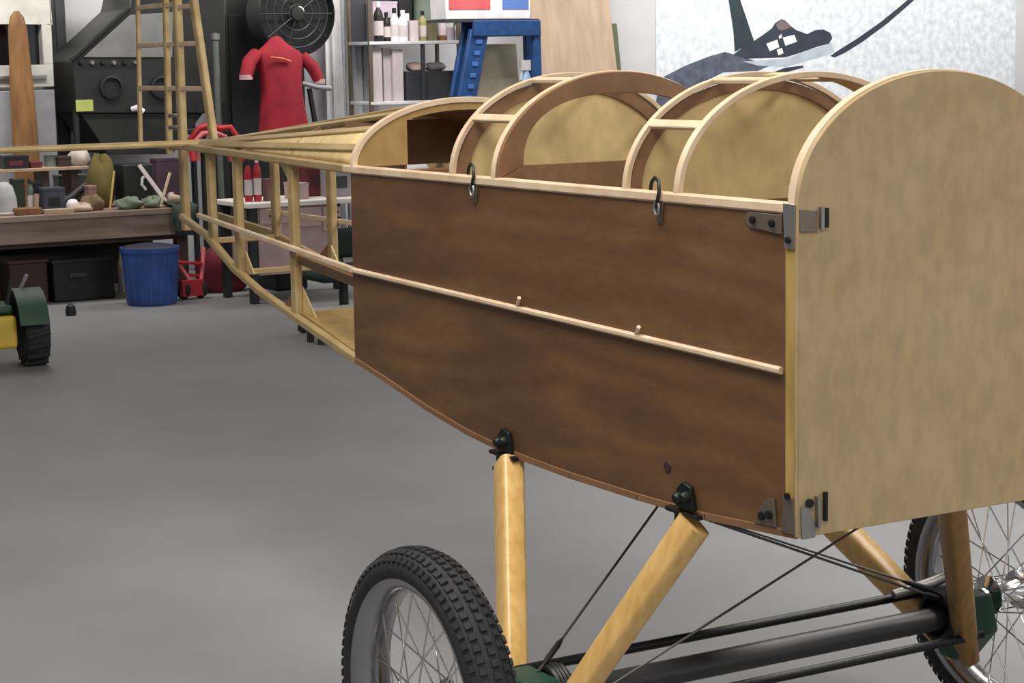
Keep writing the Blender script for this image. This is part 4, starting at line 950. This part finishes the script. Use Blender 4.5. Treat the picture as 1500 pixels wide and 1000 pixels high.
bottle(357, 368, 232, z2, Y2+.2, REDP, BLACKP, 'pinkish red bottle at the left of the white-edged table', group=GT)
bottle(370, 381, 228, z2, Y2+.18, REDP, WHITE, 'bright red bottle second from the left on the white-edged table', group=GT)
can(385, 400, 262, z2, Y2+.2, mat('rose_tin', (120, 84, 84), .5), 'rose brown tin behind the near tail upright', GT)
carton(434, 452, 268, z2, Y2+.15, .2, MAUVE, 'mauve box on the middle of the white-edged table', GT)
carton(448, 480, 236, z2, Y2+.35, .2, MAROON, 'maroon box at the back of the white-edged table', GT, strip=mat('dk_maroon', (70, 30, 34), .6))
carton(482, 516, 238, z2, Y2+.2, .2, mat('grey_lilac', (150, 146, 152), .6), 'grey lilac box at the right of the white-edged table', GT, strip=DGREY)
# office chair in front of the table
pv = atz(505, 482, 0); Yo2 = pv.y
ch = thing('swivel_chair', 'black swivel chair with dark green back seen through the tail bay', 'chair', (pv.x, Yo2, 0))
zsit = at(500, 392, Yo2).z
CHB = mat('chair_fabric', (30, 42, 38), .8)
MB().box((pv.x-.24, Yo2-.22, zsit-.06), (pv.x+.20, Yo2+.22, zsit)).build('seat', CHB, ch, bevel=.03)
q = at(508, 335, Yo2+.1).z
MB().box((pv.x-.0, Yo2+.14, zsit+.04), (pv.x+.26, Yo2+.20, q)).build('backrest', CHB, ch, bevel=.03)
MB().tube([(pv.x+.08, Yo2+.19, zsit-.04), (pv.x+.08, Yo2+.22, zsit+.08)], .02, 8).build('back_support', BLACKM, ch)
MB().tube([(pv.x, Yo2, .08), (pv.x, Yo2, zsit-.06)], .028, 12).build('column', BLACKM, ch)
for k in range(5):
    a = 2*PI*k/5+.6; e = Vector((pv.x+.26*math.cos(a), Yo2+.26*math.sin(a), .06))
    MB().bar((pv.x, Yo2, .10), e, .035, .03).build('foot_arm', BLACKM, ch)
    MB().lathe([(.0, -.012), (.03, -.012), (.03, .012), (0, .012)], (e.x, e.y, .03), (math.sin(a), math.cos(a), 0), 14).build('caster', RUBBER, ch)
# low white stool rail in front of it
Yw = Yo2-.45; a_ = at(452, 455, Yw); b_ = at(540, 446, Yw)
ws = thing('step_stool', 'low stool with a white slat top seen through the tail bay', 'stool', ((a_.x+b_.x)/2, Yw, 0))
MB().box((a_.x, Yw-.10, a_.z-.03), (b_.x+.1, Yw+.12, a_.z)).build('step', CREAM, ws, bevel=.004)
for x in (a_.x+.03, b_.x+.04):
    for y in (Yw-.07, Yw+.07): MB().box((x, y, 0), (x+.03, y+.03, a_.z-.03)).build('leg', BLACKM, ws)
x0, x1, _, _ = ext(452, 400, 500, 440, Y2+.1)
single(MB().box((x0, Y2+.62, 0), (x1, Y2+.95, .30)), 'plastic_tote', BLACKP, 'black plastic tote on the floor behind the white-edged table', 'tote', bevel=.02)
